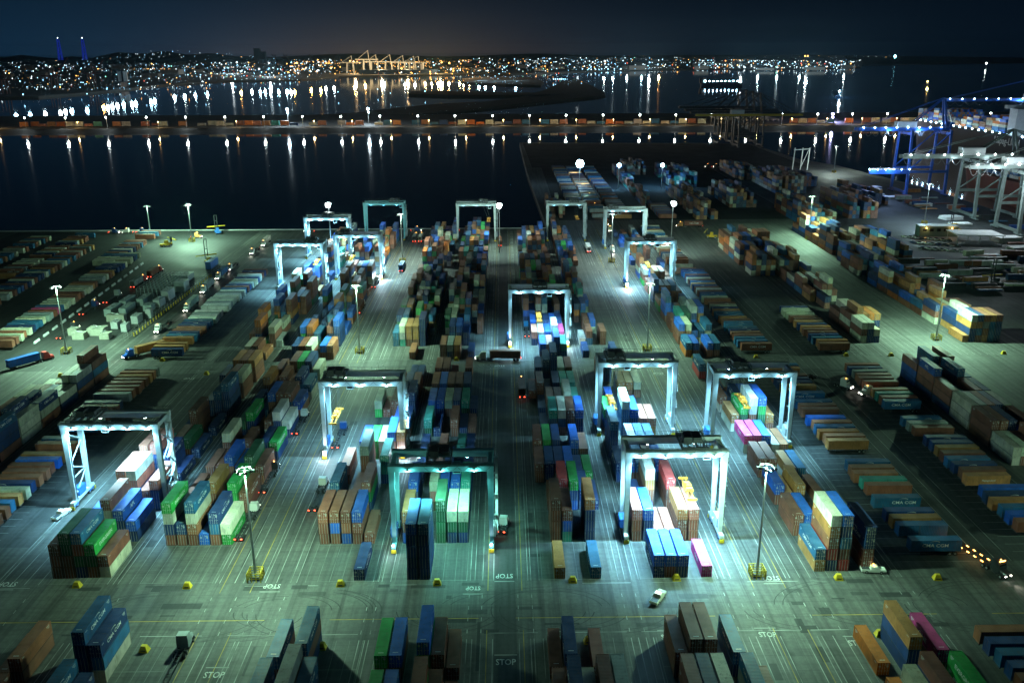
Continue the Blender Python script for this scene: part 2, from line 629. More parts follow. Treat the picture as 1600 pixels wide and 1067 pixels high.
# container slots: column lines and bay ties
BLOCKS = {  # first column x, pitch, columns, spoken name
    'E': (-105.2, 2.74, 5, "leftmost crane block"), 'F': (-84.0, 2.76, 6, "second crane block"), 'G': (-46.1, 2.76, 6, "third crane block"),
    'A': (-25.5, 2.76, 6, "teal crane block"), 'B': (8.45, 2.76, 6, "fifth crane block"), 'C': (31.2, 2.80, 6, "sixth crane block"),
    'D': (72.0, 2.78, 5, "rightmost crane block"), 'R': (148.0, 2.62, 5, "right tall block"), 'S': (190.5, 2.62, 6, "outer right block"),
    'L': (-166.0, 2.66, 6, "left tall block")}
for (a, b) in ROWS:
    for nm in 'EFGABCD':
        x0, p, n, _ = BLOCKS[nm]
        for k in range(n + 1):
            stripe(slots, x0 - 0.15 + k * p, a, b, 0.12, 0.010)
        y = a + 0.3
        while y < b:
            cross(slots, x0 - 0.2, x0 + n * p - 0.2, y, 0.12, 0.011)
            y += 16.15
for nm in 'RS':
    x0, p, n, _ = BLOCKS[nm]
    for k in range(-3, n + 4):
        stripe(lines, x0 + k * p, 337, 470, 0.12)
for x in range(-178, -166, 3):
    stripe(lines, x, 200, 330, 0.12)
# slots of the chassis lots
for x0, x1, a, b in ((95.5, 110.5, 186, 322), (126, 141, 190, 322), (93.5, 108.5, 338, 600), (125.5, 141, 338, 410),
                     (-144, -128, 196, 322), (-143, -127, 338, 480)):
    y = a
    while y < b:
        cross(lines, x0 - 3, x1 + 1.5, y, 0.12, 0.013)
        y += 3.55
for x in (113.5, 117.0, 120.5, 143.5):
    stripe(lines, x, 186, 480, 0.14, 0.013)
for x in (-149.5, -153.5, -157.5, -163):
    stripe(lines, x, 200, 600, 0.14, 0.013)
# ladder pattern of the stacking lane beside the central road and right lane
for xa, xb, a, b in ((-6.6, -5.2, 349, 600), (4.4, 5.6, 420, 600), (62.0, 63.2, 349, 440)):
    stripe(lines, xa, a, b, 0.14, 0.014)
    stripe(lines, xb, a, b, 0.14, 0.014)
    y = a
    while y < b:
        cross(lines, xa, xb, y, 0.3, 0.015)
        y += 1.9
o = structure(lines.build("white_lane_marking", M_LINE, yard))
structure(slots.build("slot_marking", M_SLOT, yard))
o = structure(ylines.build("yellow_lane_marking", M_YLINE, yard))
for (x, y, flip, sz) in [(-0.4, 181.5, True, 2.4), (-0.2, 150.5, False, 2.4), (-57.4, 147.5, False, 2.4), (-53.5, 178.2, True, 2.3),
                         (61.2, 179.6, True, 2.3), (72.2, 155.4, False, 2.3), (-7.5, 176.6, True, 2.0), (-114.5, 180.0, True, 2.4),
                         (11.8, 158.0, False, 2.0), (34, 158, False, 2.2), (40.5, 158, False, 2.2), (-2.0, 327.5, True, 2.4), (58, 318.0, True, 2.4),
                         (-118, 316, True, 2.4), (54.5, 158.5, False, 2.2)]:
    t = obj("stop_marking", text_mesh("STOP", sz, M_STOP, squeeze=0.95), yard, (x, y, 0.016), math.pi if flip else 0.0)
    t.scale = (.74, 1.05, 1)
    bar = MB().box(-2.3, 2.3, -0.15, 0.15, 0, 0.004).build("stop_bar_marking", M_LINE, yard, (x, y - 2.3 if flip else y + 2.3, 0.014))
# black repair patches on the cross road
for i, (px, py, w, d) in enumerate([(468, 917, 3.6, 1.6), (245, 920, 2.2, 2.4), (600, 915, 2.6, 1.2), (1246, 942, 2.6, 1.3), (1405, 940, 3.0, 1.5),
                                    (1443, 940, 3.0, 1.5), (1265, 980, 3.2, 1.4), (140, 920, 5, 1.4), (735, 912, 4, 1.2), (1470, 975, 3.4, 1.4)]):
    x, y = G(px, py)
    structure(MB().box(-w / 2, w / 2, -d / 2, d / 2, 0, 0.004).build("repair_patch", M_DARK if i % 3 == 0 or py < 925 else M_CONC, yard, (x, y, 0.018)))

rgp = random.Random(44)
pat = [MB(), MB()]
for k in range(150):
    x = rgp.choice((-118, -112, -89, -63, -58, -51, -29, -6, 4, 28, 51, 57, 62, 68, 90, 115, 119)) + rgp.uniform(-1.5, 1.5)
    y = rgp.uniform(140, 600)
    w, d = rgp.choice(((0.5, 9), (0.7, 16), (1.6, 5), (2.4, 3.2), (0.4, 24), (3.2, 1.4))), 0
    z = 0.0055 + 0.00002 * k
    pat[k % 2].quad((x, y, z), (x + w[0], y, z), (x + w[0], y + w[1], z), (x, y + w[1], z))
for k in range(60):
    x, y = rgp.uniform(-118, 125), rgp.choice((rgp.uniform(159, 179), rgp.uniform(323, 336)))
    w, d = rgp.uniform(1, 9), rgp.uniform(.4, 2.2)
    z = 0.0088 + 0.00002 * k
    pat[k % 2].quad((x, y, z), (x + w, y, z), (x + w, y + d, z), (x, y + d, z))
structure(pat[0].build("asphalt_patch", M_DARK, yard))
structure(pat[1].build("resurfaced_strip", M_ASPH, yard))
ty = MB()
for k in range(46):
    cx, cyy = rgp.uniform(-120, 125), rgp.choice((168, 168, 329))
    r, a0 = rgp.uniform(7, 16), rgp.choice((0, 1, 2, 3)) * math.pi / 2 + rgp.uniform(-.2, .2)
    for off in (0.0, 1.9):
        n = 9
        for q in range(n):
            a, b = a0 + 1.3 * q / n, a0 + 1.3 * (q + 1) / n
            z = 0.0105 + 0.00002 * k
            r0, r1 = r + off, r + off + .22
            ty.quad((cx + r0 * math.cos(a), cyy + r0 * math.sin(a) * .6, z), (cx + r1 * math.cos(a), cyy + r1 * math.sin(a) * .6, z),
                    (cx + r1 * math.cos(b), cyy + r1 * math.sin(b) * .6, z), (cx + r0 * math.cos(b), cyy + r0 * math.sin(b) * .6, z))
structure(ty.build("tyre_marks", mat("tyre_mark", (0.035, 0.037, 0.036), .8, noise=.3, nscale=.4), yard))

# ------------------------------------------------------------------ shipping containers
CL, CW, CH, TIER = 12.19, 2.44, 2.87, 2.90


def container_body():
    """40-foot box: corrugated walls and roof, frame of posts and rails, corner castings; door end at -Y is open for the doors"""
    m = MB()
    hw, hl = CW / 2, CL / 2
    per, dep = 0.36, 0.045

    def corr(n, length):
        out, s = [], -length / 2
        step = length / n
        for k in range(n):
            out += [(s, 0.0), (s + step * .32, 0.0), (s + step * .5, dep), (s + step * .82, dep)]
            s += step
        out.append((length / 2, 0.0))
        return out

    prof = corr(30, CL - 0.36)
    for sx in (-1, 1):
        for (a, da), (b, db) in zip(prof, prof[1:]):
            xa, xb = sx * (hw - 0.02 - da), sx * (hw - 0.02 - db)
            q = [(xa, a, 0.16), (xb, b, 0.16), (xb, b, CH - 0.10), (xa, a, CH - 0.10)]
            m.quad(*(q if sx > 0 else q[::-1]))
    for (a, da), (b, db) in zip(prof, prof[1:]):
        za, zb = CH - 0.015 - da * .6, CH - 0.015 - db * .6
        m.quad((-hw + .06, a, za), (hw - .06, a, za), (hw - .06, b, zb), (-hw + .06, b, zb))
    for (a, da), (b, db) in zip(corr(8, CW - 0.3), corr(8, CW - 0.3)[1:]):
        m.quad((b, hl - 0.03 - db, 0.16), (a, hl - 0.03 - da, 0.16), (a, hl - 0.03 - da, CH - .1), (b, hl - 0.03 - db, CH - .1))
    for sx in (-1, 1):
        x0, x1 = (hw - .13, hw) if sx > 0 else (-hw, -hw + .13)
        for y0, y1 in ((-hl, -hl + .16), (hl - .16, hl)):
            m.box(x0, x1, y0, y1, 0.12, CH - 0.12)
            c0, c1 = (hw - .17, hw + .004) if sx > 0 else (-hw - .004, -hw + .17)
            yy0, yy1 = (y0 - .004, y1 + .02) if y0 < 0 else (y0 - .02, y1 + .004)
            m.box(c0, c1, yy0, yy1, 0.0, 0.118)
            m.box(c0, c1, yy0, yy1, CH - .118, CH)
        xr0, xr1 = (hw - .1, hw - .004) if sx > 0 else (-hw + .004, -hw + .1)
        m.box(xr0, xr1, -hl + .18, hl - .18, CH - 0.105, CH - 0.008)
        m.box(xr0, xr1, -hl + .18, hl - .18, 0.02, 0.165)
    for y0, y1 in ((-hl + .01, -hl + .13), (hl - .13, hl - .01)):
        m.box(-hw + .17, hw - .17, y0, y1, CH - .12, CH - .006)
        m.box(-hw + .17, hw - .17, y0, y1, 0.03, 0.15)
    m.box(-hw + .1, hw - .1, -hl + .19, hl - .19, 0.05, 0.12)
    return m.mesh("container_body", M_PAINT)


def container_door():
    m = MB()
    m.box(0.015, 1.08, -0.03, 0.03, 0.16, CH - 0.13)
    for k in range(5):
        z = 0.3 + k * 0.51
        m.box(0.07, 1.03, -0.045, -0.031, z, z + 0.30)
    return m.mesh("container_door", M_PAINT)


def door_rods():
    m = MB()
    for x in (0.24, 0.78):
        m.tube((x, -0.075, 0.10), (x, -0.075, CH - 0.08), 0.026, 6)
        for z in (0.2, 0.95, 1.75, CH - .25):
            m.box(x - .06, x + .06, -0.10, -0.046, z, z + .07)
        m.box(x, x + 0.34, -0.11, -0.085, 1.08, 1.13)
    m.box(0.55, 0.95, -0.05, -0.046, 1.9, 2.25)
    return m.mesh("lock_rods", M_ROD)


BODY, DOOR, RODS = container_body(), container_door(), door_rods()


def swoosh(material):
    m = MB()
    pts = []
    for k in range(9):
        a = math.radians(20 + 140 * k / 8)
        pts.append((-1.2 * math.cos(a) - 0.2, 0.75 + 0.42 * math.sin(a)))
    for k in range(8):
        (x0, y0), (x1, y1) = pts[k], pts[k + 1]
        w0, w1 = 0.02 + 0.02 * k, 0.04 + 0.02 * k
        m.quad((x0, y0, 0), (x1, y1, 0), (x1, y1 + w1, 0), (x0, y0 + w0, 0))
    return m


def logo_mesh(kind):
    key = ("logo", kind)
    if key in TEXTS:
        return TEXTS[key]
    s, size, sq = {"cma": ("CMA CGM", 1.15, 1.2), "ever": ("EVERGREEN", 1.25, 1.06), "apl": ("APL", 1.5, 1.1), "one": ("ONE", 1.4, 1.2),
                   "hap": ("Hapag-Lloyd", 0.75, 1.0)}[kind]
    me = text_mesh(s, size, M_LETTER, squeeze=sq).copy()
    if kind == "cma":
        b = swoosh(M_LETTER)
        i = len(me.vertices)
        v = [tuple(p.co) for p in me.vertices] + b.v
        f = [tuple(p.vertices) for p in me.polygons] + [tuple(i + k for k in q) for q in b.f]
        me = bpy.data.meshes.new("lettering")
        me.from_pydata(v, [], f)
        me.materials.append(M_LETTER)
    TEXTS[key] = me
    return me


def add_logo(root, kind, side, dy=0.0):
    """side +1: on the +X wall, -1: on the -X wall"""
    o = obj("lettering", logo_mesh(kind), root, (side * (CW / 2 + 0.012), dy, 1.5))
    o.rotation_euler = (math.pi / 2, 0, side * math.pi / 2)
    return o


mk = MB()
for (y0, y1, z0, z1) in ((4.2, 5.4, 2.35, 2.52), (4.5, 5.4, 2.08, 2.22), (4.8, 5.4, 1.85, 1.95), (-5.4, -4.6, 2.3, 2.5)):
    n = max(3, int((y1 - y0) / .17))
    for k in range(n):
        a = y0 + (y1 - y0) * k / n
        for sx in (-1, 1):
            x = sx * (CW / 2 + .006)
            q = [(x, a, z0), (x, a + .11, z0), (x, a + .11, z1), (x, a, z1)]
            mk.quad(*(q if sx > 0 else q[::-1]))
for k in range(6):
    mk.quad((.25 + k * .13, -CL / 2 - .03, 2.4), (.33 + k * .13, -CL / 2 - .03, 2.4), (.33 + k * .13, -CL / 2 - .03, 2.55), (.25 + k * .13, -CL / 2 - .03, 2.55))
for k in range(7):
    mk.quad((-.5 + k * .15, -CL / 2 + .8, CH + .004), (-.4 + k * .15, -CL / 2 + .8, CH + .004), (-.4 + k * .15, -CL / 2 + 1.0, CH + .004), (-.5 + k * .15, -CL / 2 + 1.0, CH + .004))
CODEMARK = mk.mesh("code_marking", M_LETTER)


def jitter(code, rnd):
    c = PAL[code][0]
    k = rnd.uniform(0.72, 1.18)
    return tuple(max(0.004, v * k * rnd.uniform(0.93, 1.07)) for v in c)


def logo_for(code, rnd):
    if code == 'g':
        return "ever"
    if code == 'm':
        return "one"
    if code in 'bc' and rnd.random() < 0.8:
        return "cma"
    if code == 'r' and rnd.random() < 0.12:
        return "cma"
    if code in 'on' and rnd.random() < 0.3:
        return "hap"
    if code == 'B' and rnd.random() < 0.25:
        return "apl"
    return None


T1 = {  # row 1: (block, bay) -> columns from left, each bottom to top
    'E': {0: ['rrr', 'rrGG', 'bGrc', 'rGg', 'wr'], 1: ['bB', 'bB', 'bbwr', 'rbB', 'bB'], 2: ['bB', 'rrbp', 'bbpW', 'bp', 'bbp'],
          3: ['', 'bbrp', 'bbbp', 'bbb', 'b'], 4: ['t', '', 'rr', 'rG', 'b'], 5: ['', 'b', 'rrr', '', 'b'],
          6: ['', '', 'bb', 'bbc', 'bbbc'], 7: ['', '', 'rr', 'wRr', 'rrw'], 8: ['b', 'r', 'rrn', 'bbr', 'rrn']},
    'F': {1: ['rbwg', 'rb', 'rRwc', 'B', 'rcb', 'gw'], 2: ['Rr', '', 'brn', '', 'Ggg', 'rr'], 3: ['wr', 'gr', 'rrB', 'bB', 'ggG', 'rr'],
          4: ['rrw', 'r', 'Rr', 'r', 'cb', 'bg'], 5: ['bG', 'rbg', '', 'wR', 'bbw', 'bw'], 6: ['bb', 'c', 'rrB', 'rrr', 'rcr', 'RB'],
          7: ['rrn', '', 'rrR', 'br', 'rcb', 'wc'], 8: ['rr', 'b', 'rrr', 'gwg', 'rrb', 'ww']},
    'G': {0: ['', '', '', '', 'b', ''], 1: ['rrR', 'rBR', 'Brr', 'rrB', 'r', ''], 2: ['bbc', '', 'rr', 'bgr', '', ''],
          3: ['rp', '', 'rrrs', '', 'btt', ''], 4: ['', 'gB', 'gg', 'ww', 'rrB', 'rrn'], 5: ['', '', '', '', 'bB', 'rb'],
          6: ['', 'gw', 'r', 'rr', 'rrb', 'bbb'], 7: ['', '', '', 'rr', 'bb', 'rr'], 8: ['', '', '', '', 'b', 'b']},
    'A': {0: ['', 'bbbbB', 'bbbbc', '', '', ''], 1: ['Brn', '', '', 'GGGG', 'bGw', 'bGw'], 2: ['bbB', '', 'rpw', 'bbB', 'bRB', 'bbt'],
          3: ['b', '', 'r', 'bb', 'b', 'bb'], 4: ['b', '', 'r', '', 't', 'b'], 5: ['Gt', 'b', '', 'rr', 'b', 'r'],
          6: ['bB', 'bB', 'rw', 'bb', 'Gt', 'b'], 7: ['rR', 'bB', 'rr', 'rr', 'bb', ''], 8: ['rr', 'rr', 'r', '', 'rr', '']},
    'B': {0: ['', 'n', '', '', 'c', ''], 1: ['', 'rrrr', 'tBr', '', 'bbbn', ''], 2: ['', 'r', 'rrP', 'Bbg', 'bb', 'b'],
          3: ['rr', 'bb', 'sb', 'bB', 'b', 'g'], 4: ['rr', 'bg', 'bb', '', 'bB', 'r'], 5: ['', 'b', 'bbt', 'rbw', 'rrr', 'bbB'],
          6: ['', 'b', 'rr', 'rr', 'bsw', 'rt'], 7: ['r', 'rr', 's', 'bb', 'tt', 'gt'], 8: ['', 'bb', 'bbb', 'bbbb', 'bw', 'rr']},
    'C': {0: ['', 'bB', 'rB', 'bB', '', 'm'], 1: ['rrp', 'bbB', 'p', 'p', 'rrn', 'rrp'], 2: ['', 'b', 'rrnW', '', 'rrP', ''],
          3: ['bb', 'rB', 'rc', 'rr', 'bB', ''], 4: ['bbbc', '', 'ss', 'bc', 'bc', ''], 5: ['rbg', '', 'cccW', 'bbB', 'np', 'np'],
          6: ['', 'bB', '', 'r', '', ''], 7: ['', '', '', 'rn', 'rn', 'rw'], 8: ['', 'rr', 'bc', '', '', '']},
    'D': {0: ['nc', 'bPrnw', 'PrcbB', '', 'rrbb'], 1: ['rr', 'rB', 'r', '', ''], 2: ['rB', 'n', 'nn', '', 'r'], 3: ['rr', 'rr', '', 'n', 'c'],
          4: ['sm', 'sm', 'rB', 'w', 'R'], 5: ['wn', 'sGg', 'GrsW', 'GGgB', 'rn'], 6: ['wr', 'b', 'bb', 'wB', 'bb'],
          7: ['', 'b', 'rs', 'bwB', ''], 8: ['Pc', '', '', '', '']},
}
T0 = {  # row 0, the foreground: bay 0 is the far one
    'E': {0: ['', '', 'r', 'rR', ''], 1: ['r', 'rR', 'rR', 'rr', '']},
    'F': {0: ['bbbc', 'wcb', '', '', '', ''], 1: ['bbc', 'wb', 'r', '', 'r', '']},
    'G': {0: ['rc', '', 'brc', '', '', ''], 1: ['bbc', '', 'rrrs', 'bbc', '', '']},
    'A': {0: ['rg', 'rB', '', 'rgB', 'rr', 'r'], 1: ['rg', 'rB', '', 'bgr', 'rr', 'r']},
    'B': {0: ['r', 'rb', '', 'r', '', ''], 1: ['rr', 'rrb', 'sw', 'rrr', 'Bbs', '']},
    'C': {0: ['rr', 'rrr', 'rrr', '', 'bc', ''], 1: ['brr', 'bbb', 'wsw', '', 'bsc', 'rr']},
    'D': {0: ['o', '', 'bbn', '', 'rm'], 1: ['o', 'ww', 'bbr', '', 'bgg']},
}
SHIFT0 = {'E': 1.35, 'F': 1.35, 'C': 1.3}
TR1 = {0: ['BBr', '', 'bbbc', 'bbR', 'rbbR'], 1: ['brrB', 'bB', 'rR', 'bbbc', 'bbc'], 2: ['brr', 'rR', 'rt', 'bbr', 'bbb'],
       3: ['www', 'www', 'wwR', 'bbb', 'rrw'], 4: ['rrr', 'rrr', 'bbb', 'rB', 'rRr'], 5: ['ww', 'rw', 'wr', 'rrR', 'rrR']}
# (row, block, bay) -> columns
FILL = {}
BAYY = {}
for b, d in T1.items():
    for k in range(9):
        FILL[(1, b, k)] = d.get(k, [''] * BLOCKS[b][2])
        BAYY[(1, b, k)] = 180.2 + 16.15 * k + (2.0 if b in 'DE' else 0.0)
for b, d in T0.items():
    for k in range(2):
        FILL[(0, b, k)] = d[k]
        BAYY[(0, b, k)] = 145.4 - 16.15 * k
for k in range(6):
    FILL[(1, 'R', k)] = TR1[k]
    BAYY[(1, 'R', k)] = 301.5 - 12.9 * k
RC = random.Random(21)


def rcol(hmin, hmax, pal, empty):
    if RC.random() < empty:
        return ''
    return ''.join(RC.choice(pal) for _ in range(RC.randint(hmin, hmax)))


PALM = "rrrrrrRRnnobbbbccBBBgGtwwsr"
PALR = "rrrrRRRnnoobbbbccwwwB"
for b, (lo, hi, em) in {'E': (1, 4, .22), 'F': (1, 4, .2), 'G': (2, 4, .18), 'A': (2, 4, .12), 'B': (2, 4, .12), 'D': (2, 4, .15)}.items():
    for k in range(9):
        FILL[(2, b, k)] = [rcol(lo, hi, PALM, em) for _ in range(BLOCKS[b][2])]
        BAYY[(2, b, k)] = 336.5 + 16.15 * k
    for k in range(6):
        FILL[(3, b, k)] = [rcol(1 if b in 'EF' else 2, hi, PALM, em + .08) for _ in range(BLOCKS[b][2])]
        BAYY[(3, b, k)] = 497.0 + 16.15 * k
FILL[(2, 'A', 0)] = ['rr', 'bs', 'rn', '', 'b', '']
FILL[(2, 'A', 1)] = ['', 'rcb', 'bbB', 'bb', '', '']
FILL[(2, 'G', 0)] = ['', '', '', 'R', '', '']
FILL[(2, 'G', 1)] = ['cc', 'tsw', 'rnn', 'rnn', 'bbbb', '']
FILL[(2, 'B', 0)] = ['', '', 'bB', 'wp', 'bbB', 'ct']
FILL[(2, 'B', 1)] = ['', 'bp', 'rW', 'bB', 'ctW', 'cm']
FILL[(2, 'B', 2)] = ['', 'bB', 'rr', 'bb', 'wB', 'bb']
for k in range(6):
    FILL[(3, 'D', k)] = [rcol(1, 2, PALM, .7) for _ in range(5)]
for k in range(9):
    FILL[(2, 'C', k)] = ([rcol(2, 4, PALM, .1), rcol(1, 4, PALM, .15), rcol(1, 2, PALM, .6)] + ['', '', '']) if k > 1 else \
        (['bB', 'r', '', '', '', ''] if k == 0 else ['ww', 'sr', '', 'rr', '', ''])
    BAYY[(2, 'C', k)] = 336.5 + 16.15 * k
FILL[(2, 'C', 1)] = ['w', 'cr', '', 'rr', '', '']
FILL[(2, 'C', 0)] = ['b', '', '', '', 'b', '']
for k in range(6):
    FILL[(3, 'C', k)] = [rcol(2, 4, PALM, .2), rcol(2, 4, PALM, .2), rcol(1, 4, PALM, .4), rcol(1, 3, PALM, .5), '', '']
    BAYY[(3, 'C', k)] = 497.0 + 16.15 * k
FILL[(2, 'E', 0)] = ['', 'rw', 'nr', 'R', '']
FILL[(2, 'E', 8)] = ['', '', 'w', '', 'b']
FILL[(3, 'E', 5)] = FILL[(3, 'F', 5)] = None
FILL[(2, 'F', 0)] = ['bb', 'bR', 'rw', '', 'rB', 'RR']
for b, k0, rowid in (('R', 16, 2), ('S', 13, 2)):
    for k in range(k0):
        y = 353.0 + 12.9 * k
        em = 0.2 if k % 4 else 0.55
        cols = [rcol(2, 4, PALR, em) for _ in range(BLOCKS[b][2])]
        FILL[(2, b, k)] = cols
        BAYY[(2, b, k)] = y
FILL[(2, 'R', 0)] = ['wrw', 'bbw', 'bw', '', '']
FILL[(2, 'R', 1)] = ['rwr', 'rrwn', 'bwn', 'rto', 'rbn']
FILL[(2, 'R', 2)] = ['rr', 'wrw', 'bbw', 'ts', 'bn']
FILL[(2, 'R', 3)] = ['', '', '', 'w', '']
FILL[(2, 'S', 0)] = ['n', 'bbns', 'rcnb', 'nrsR', 'cccn', 'bbbr']
FILL[(2, 'S', 1)] = ['', 'nbb', 'rrbw', 'bbb', 'rrr', '']
FILL[(2, 'S', 2)] = ['wrb', 'brn', 'bcw', 'bbr', 'rrr', 'rrR']
for k in range(9):
    y = 309.5 - 13.0 * k
    FILL[(1, 'L', k)] = [rcol(2, 4, "rrRbbcwwwb", .12) for _ in range(6)]
    BAYY[(1, 'L', k)] = y
FILL[(1, 'L', 0)] = ['', '', '', 'b', 'brrr', 'rcr']
FILL[(1, 'L', 1)] = ['w', 'w', 'w', 'wr', 'bbw', 'Rbs']
FILL[(1, 'L', 2)] = ['ww', 'rw', 'wr', 'bb', 'ww', 'bw']
FILL[(1, 'L', 3)] = ['wr', 'rr', 'bc', 'bbb', 'bw', 'Rwb']
FILL[(1, 'L', 4)] = ['www', 'bb', 'wwr', 'bw', 'bbbb', 'www']

CONT = []       # every stacked container: x, y centre, z, code, exposure score, label
for (row, b, k), cols in FILL.items():
    if cols is None:
        continue
    x0, p, n, nm = BLOCKS[b]
    y0 = BAYY[(row, b, k)]
    for c, st in enumerate(cols):
        for t, code in enumerate(st):
            x, y = x0 + c * p + CW / 2 + (SHIFT0.get(b, 0.0) if row == 0 else 0.0), y0 + CL / 2
            top = t == len(st) - 1
            side = 1 if x < 0 else -1
            nc = c + side
            ns = len(cols[nc]) if 0 <= nc < len(cols) else 0
            if b in 'RSL' or row != 0:
                nk = (row, b, k - 1) if b != 'R' and b != 'L' or row == 2 else (row, b, k + 1)
            else:
                nk = (row, b, k + 1)
            fc = FILL.get(nk)
            nf = len(fc[c]) if fc else 0
            dist = math.sqrt(x * x + y * y + CAM_H ** 2)
            sc = ((1.0 if top else 0.0) + (0.45 if t >= nf else 0.0) + (0.55 * min(1, abs(x) / 60) if t >= ns else 0.0)) / dist ** 2
            px, py = PX(x, y, t * TIER)
            if not (-30 < px < 1630 and -20 < py < 1120):
                sc *= 0.01
            tw = "alone on the ground" if top and t == 0 else "top of stack" if top else "bottom of stack" if t == 0 else ORD[t] + " tier"
            rn = {0: "foreground ", 1: "", 2: "middle ", 3: "far "}[row]
            lab = "%s container, %s, %s column, %s bay of %s%s" % (PAL[code][1], tw, ORD[c], ORD[k] if k < 20 else str(k), rn, nm)
            CONT.append((sc, x, y, t * TIER, code, side, lab, top, b))
CONT.sort(key=lambda q: -q[0])
RJ = random.Random(77)
for sc, x, y, z, code, side, lab, top, b in CONT[:300]:
    root = thing("shipping_container", lab, "container", (x, y, z), 0.0, "containers stacked in the yard blocks", BODY)
    col = jitter(code, RJ)
    root.color = (*col, 1)
    root.rotation_euler = (0, 0, RJ.uniform(-0.004, 0.004))
    root.location.x += RJ.uniform(-0.04, 0.04)
    root.location.y += RJ.uniform(-0.12, 0.12)
    for s in (-1, 1):
        d = obj("door", DOOR, root, (0, -CL / 2 + 0.05, 0))
        if s < 0:
            d.scale = (-1, 1, 1)
        d.color = (*col, 1)
        obj("lock_rods", RODS, d)
    if code not in 'wWs':
        obj("code_marking", CODEMARK, root)["kind"] = "stuff"
    lg = logo_for(code, RJ)
    if lg:
        add_logo(root, lg, side)

# the rest of the stacks, seen as one mass, and far-off stacks of the wharf yard
mv, mf, mc = [], [], []


def mass(x, y, z, col, L=CL, W=CW, Hh=CH, rot=False):
    bb = MB()
    hw, hl = (W / 2, L / 2)
    bb.box(-hw, hw, -hl, hl, 0.02, Hh)
    nb = len(bb.f)
    for xx in (-0.98, -0.33, 0.33, 0.98):
        bb.box(xx - .035, xx + .035, -hl - 0.05, -hl - 0.002, 0.12, Hh - 0.1)
    nr = len(bb.f)
    for sx in (-1, 1):
        bb.box(sx * hw - .06, sx * hw + .012, -hl - .02, hl + .02, Hh - .1, Hh + .025)
        bb.box(sx * hw - .06, sx * hw + .012, -hl - .02, hl + .02, .02, .18)
        bb.box(sx * (hw - .06) - .07, sx * (hw - .06) + .085, -hl - .03, -hl + .1, .18, Hh - .1)
        bb.box(sx * (hw - .06) - .07, sx * (hw - .06) + .085, hl - .1, hl + .03, .18, Hh - .1)
    i = len(mv)
    for (vx, vy, vz) in bb.v:
        if rot:
            vx, vy = -vy, vx
        mv.append((x + vx, y + vy, z + vz))
    for j, q in enumerate(bb.f):
        mf.append(tuple(i + k for k in q))
        mc.append(col if j < nb else (0.4, 0.4, 0.38) if j < nr else tuple(v * .55 for v in col))


for sc, x, y, z, code, side, lab, top, b in CONT[300:]:
    px, py = PX(x, y, z)
    if -60 < px < 1660 and py < 1160:
        mass(x + RJ.uniform(-.05, .05), y + RJ.uniform(-.15, .15), z, jitter(code, RJ))
for (x0, n, ya, yb, lo, hi, em, pal) in [
        (134.6, 5, 470, 556, 2, 4, .2, PALR), (196, 6, 520, 585, 2, 5, .2, PALR), (224, 5, 505, 560, 1, 4, .3, PALR),
        (208, 7, 600, 680, 2, 5, .2, "rrRnwbbc"), (250, 8, 640, 700, 3, 5, .15, "rrnbbcrt"), (176, 8, 690, 760, 2, 5, .25, "rRRnbbwc"),
        (140, 6, 640, 760, 2, 4, .2, "bcrrRnw"), (232, 10, 760, 830, 3, 5, .1, "wsrcbRn"), (150, 10, 800, 880, 2, 4, .3, "rbbcwt"),
        (265, 6, 800, 850, 2, 4, .3, "bbcr"), (222, 9, 845, 930, 2, 4, .25, "rRnbcw"), (120, 8, 885, 935, 2, 4, .3, "rRbcw"), (285, 7, 700, 760, 2, 4, .3, "rRnbb"), (34, 5, 650, 720, 1, 3, .3, "rRbcw"), (110, 3, 700, 900, 1, 3, .2, "rrbsct")]:
    y = ya
    while y < yb:
        for c in range(n):
            st = rcol(lo, hi, pal, em)
            for t, code in enumerate(st):
                mass(x0 + c * 2.62, y + CL / 2, t * TIER, jitter(code, RJ))
        y += 12.9
# loose rows of boxes and flat racks on the wharf
for x0, ya, yb, pp in ((228, 440, 500, .8), (244, 432, 520, .75), (262, 420, 500, .7), (280, 440, 520, .6), (300, 470, 520, .6), (318, 500, 560, .5), (322, 640, 730, .4), (345, 560, 760, .35)):
    y = ya
    while y < yb:
        if RC.random() < pp:
            mass(x0 + RC.uniform(-1.3, 1.3), y, RC.choice((.1, 1.2, 1.2)), jitter(RC.choice("rRnbbcskkw"), RJ), rot=True, Hh=RC.choice((2.87, 2.87, 1.0, .6)))
        y += RC.uniform(3.4, 6.5)
# parked boxes lying crosswise in the far yard
for x0, ya, yb in ((70, 640, 930), (86, 640, 930), (118, 640, 690), (56, 700, 930)):
    y = ya
    while y < yb:
        if RC.random() < 0.72:
            mass(x0 + RC.uniform(-.3, .3), y, 1.2, jitter(RC.choice("rrsbccnw"), RJ), rot=True)
        y += 3.7


def mass_object(name, v, f, c, label):
    me = bpy.data.meshes.new(name)
    me.from_pydata(v, [], f)
    at = me.attributes.new("paint", 'FLOAT_COLOR', 'FACE')
    flat = []
    for q in c:
        flat += [q[0], q[1], q[2], 1.0]
    at.data.foreach_set("color", flat)
    me.materials.append(M_PAINT_FAR)
    me.update()
    return stuff(obj(name, me), label, "containers")


mass_object("stacked_containers", mv, mf, mc, "dense mass of stacked coloured containers filling the yard behind the front rows")

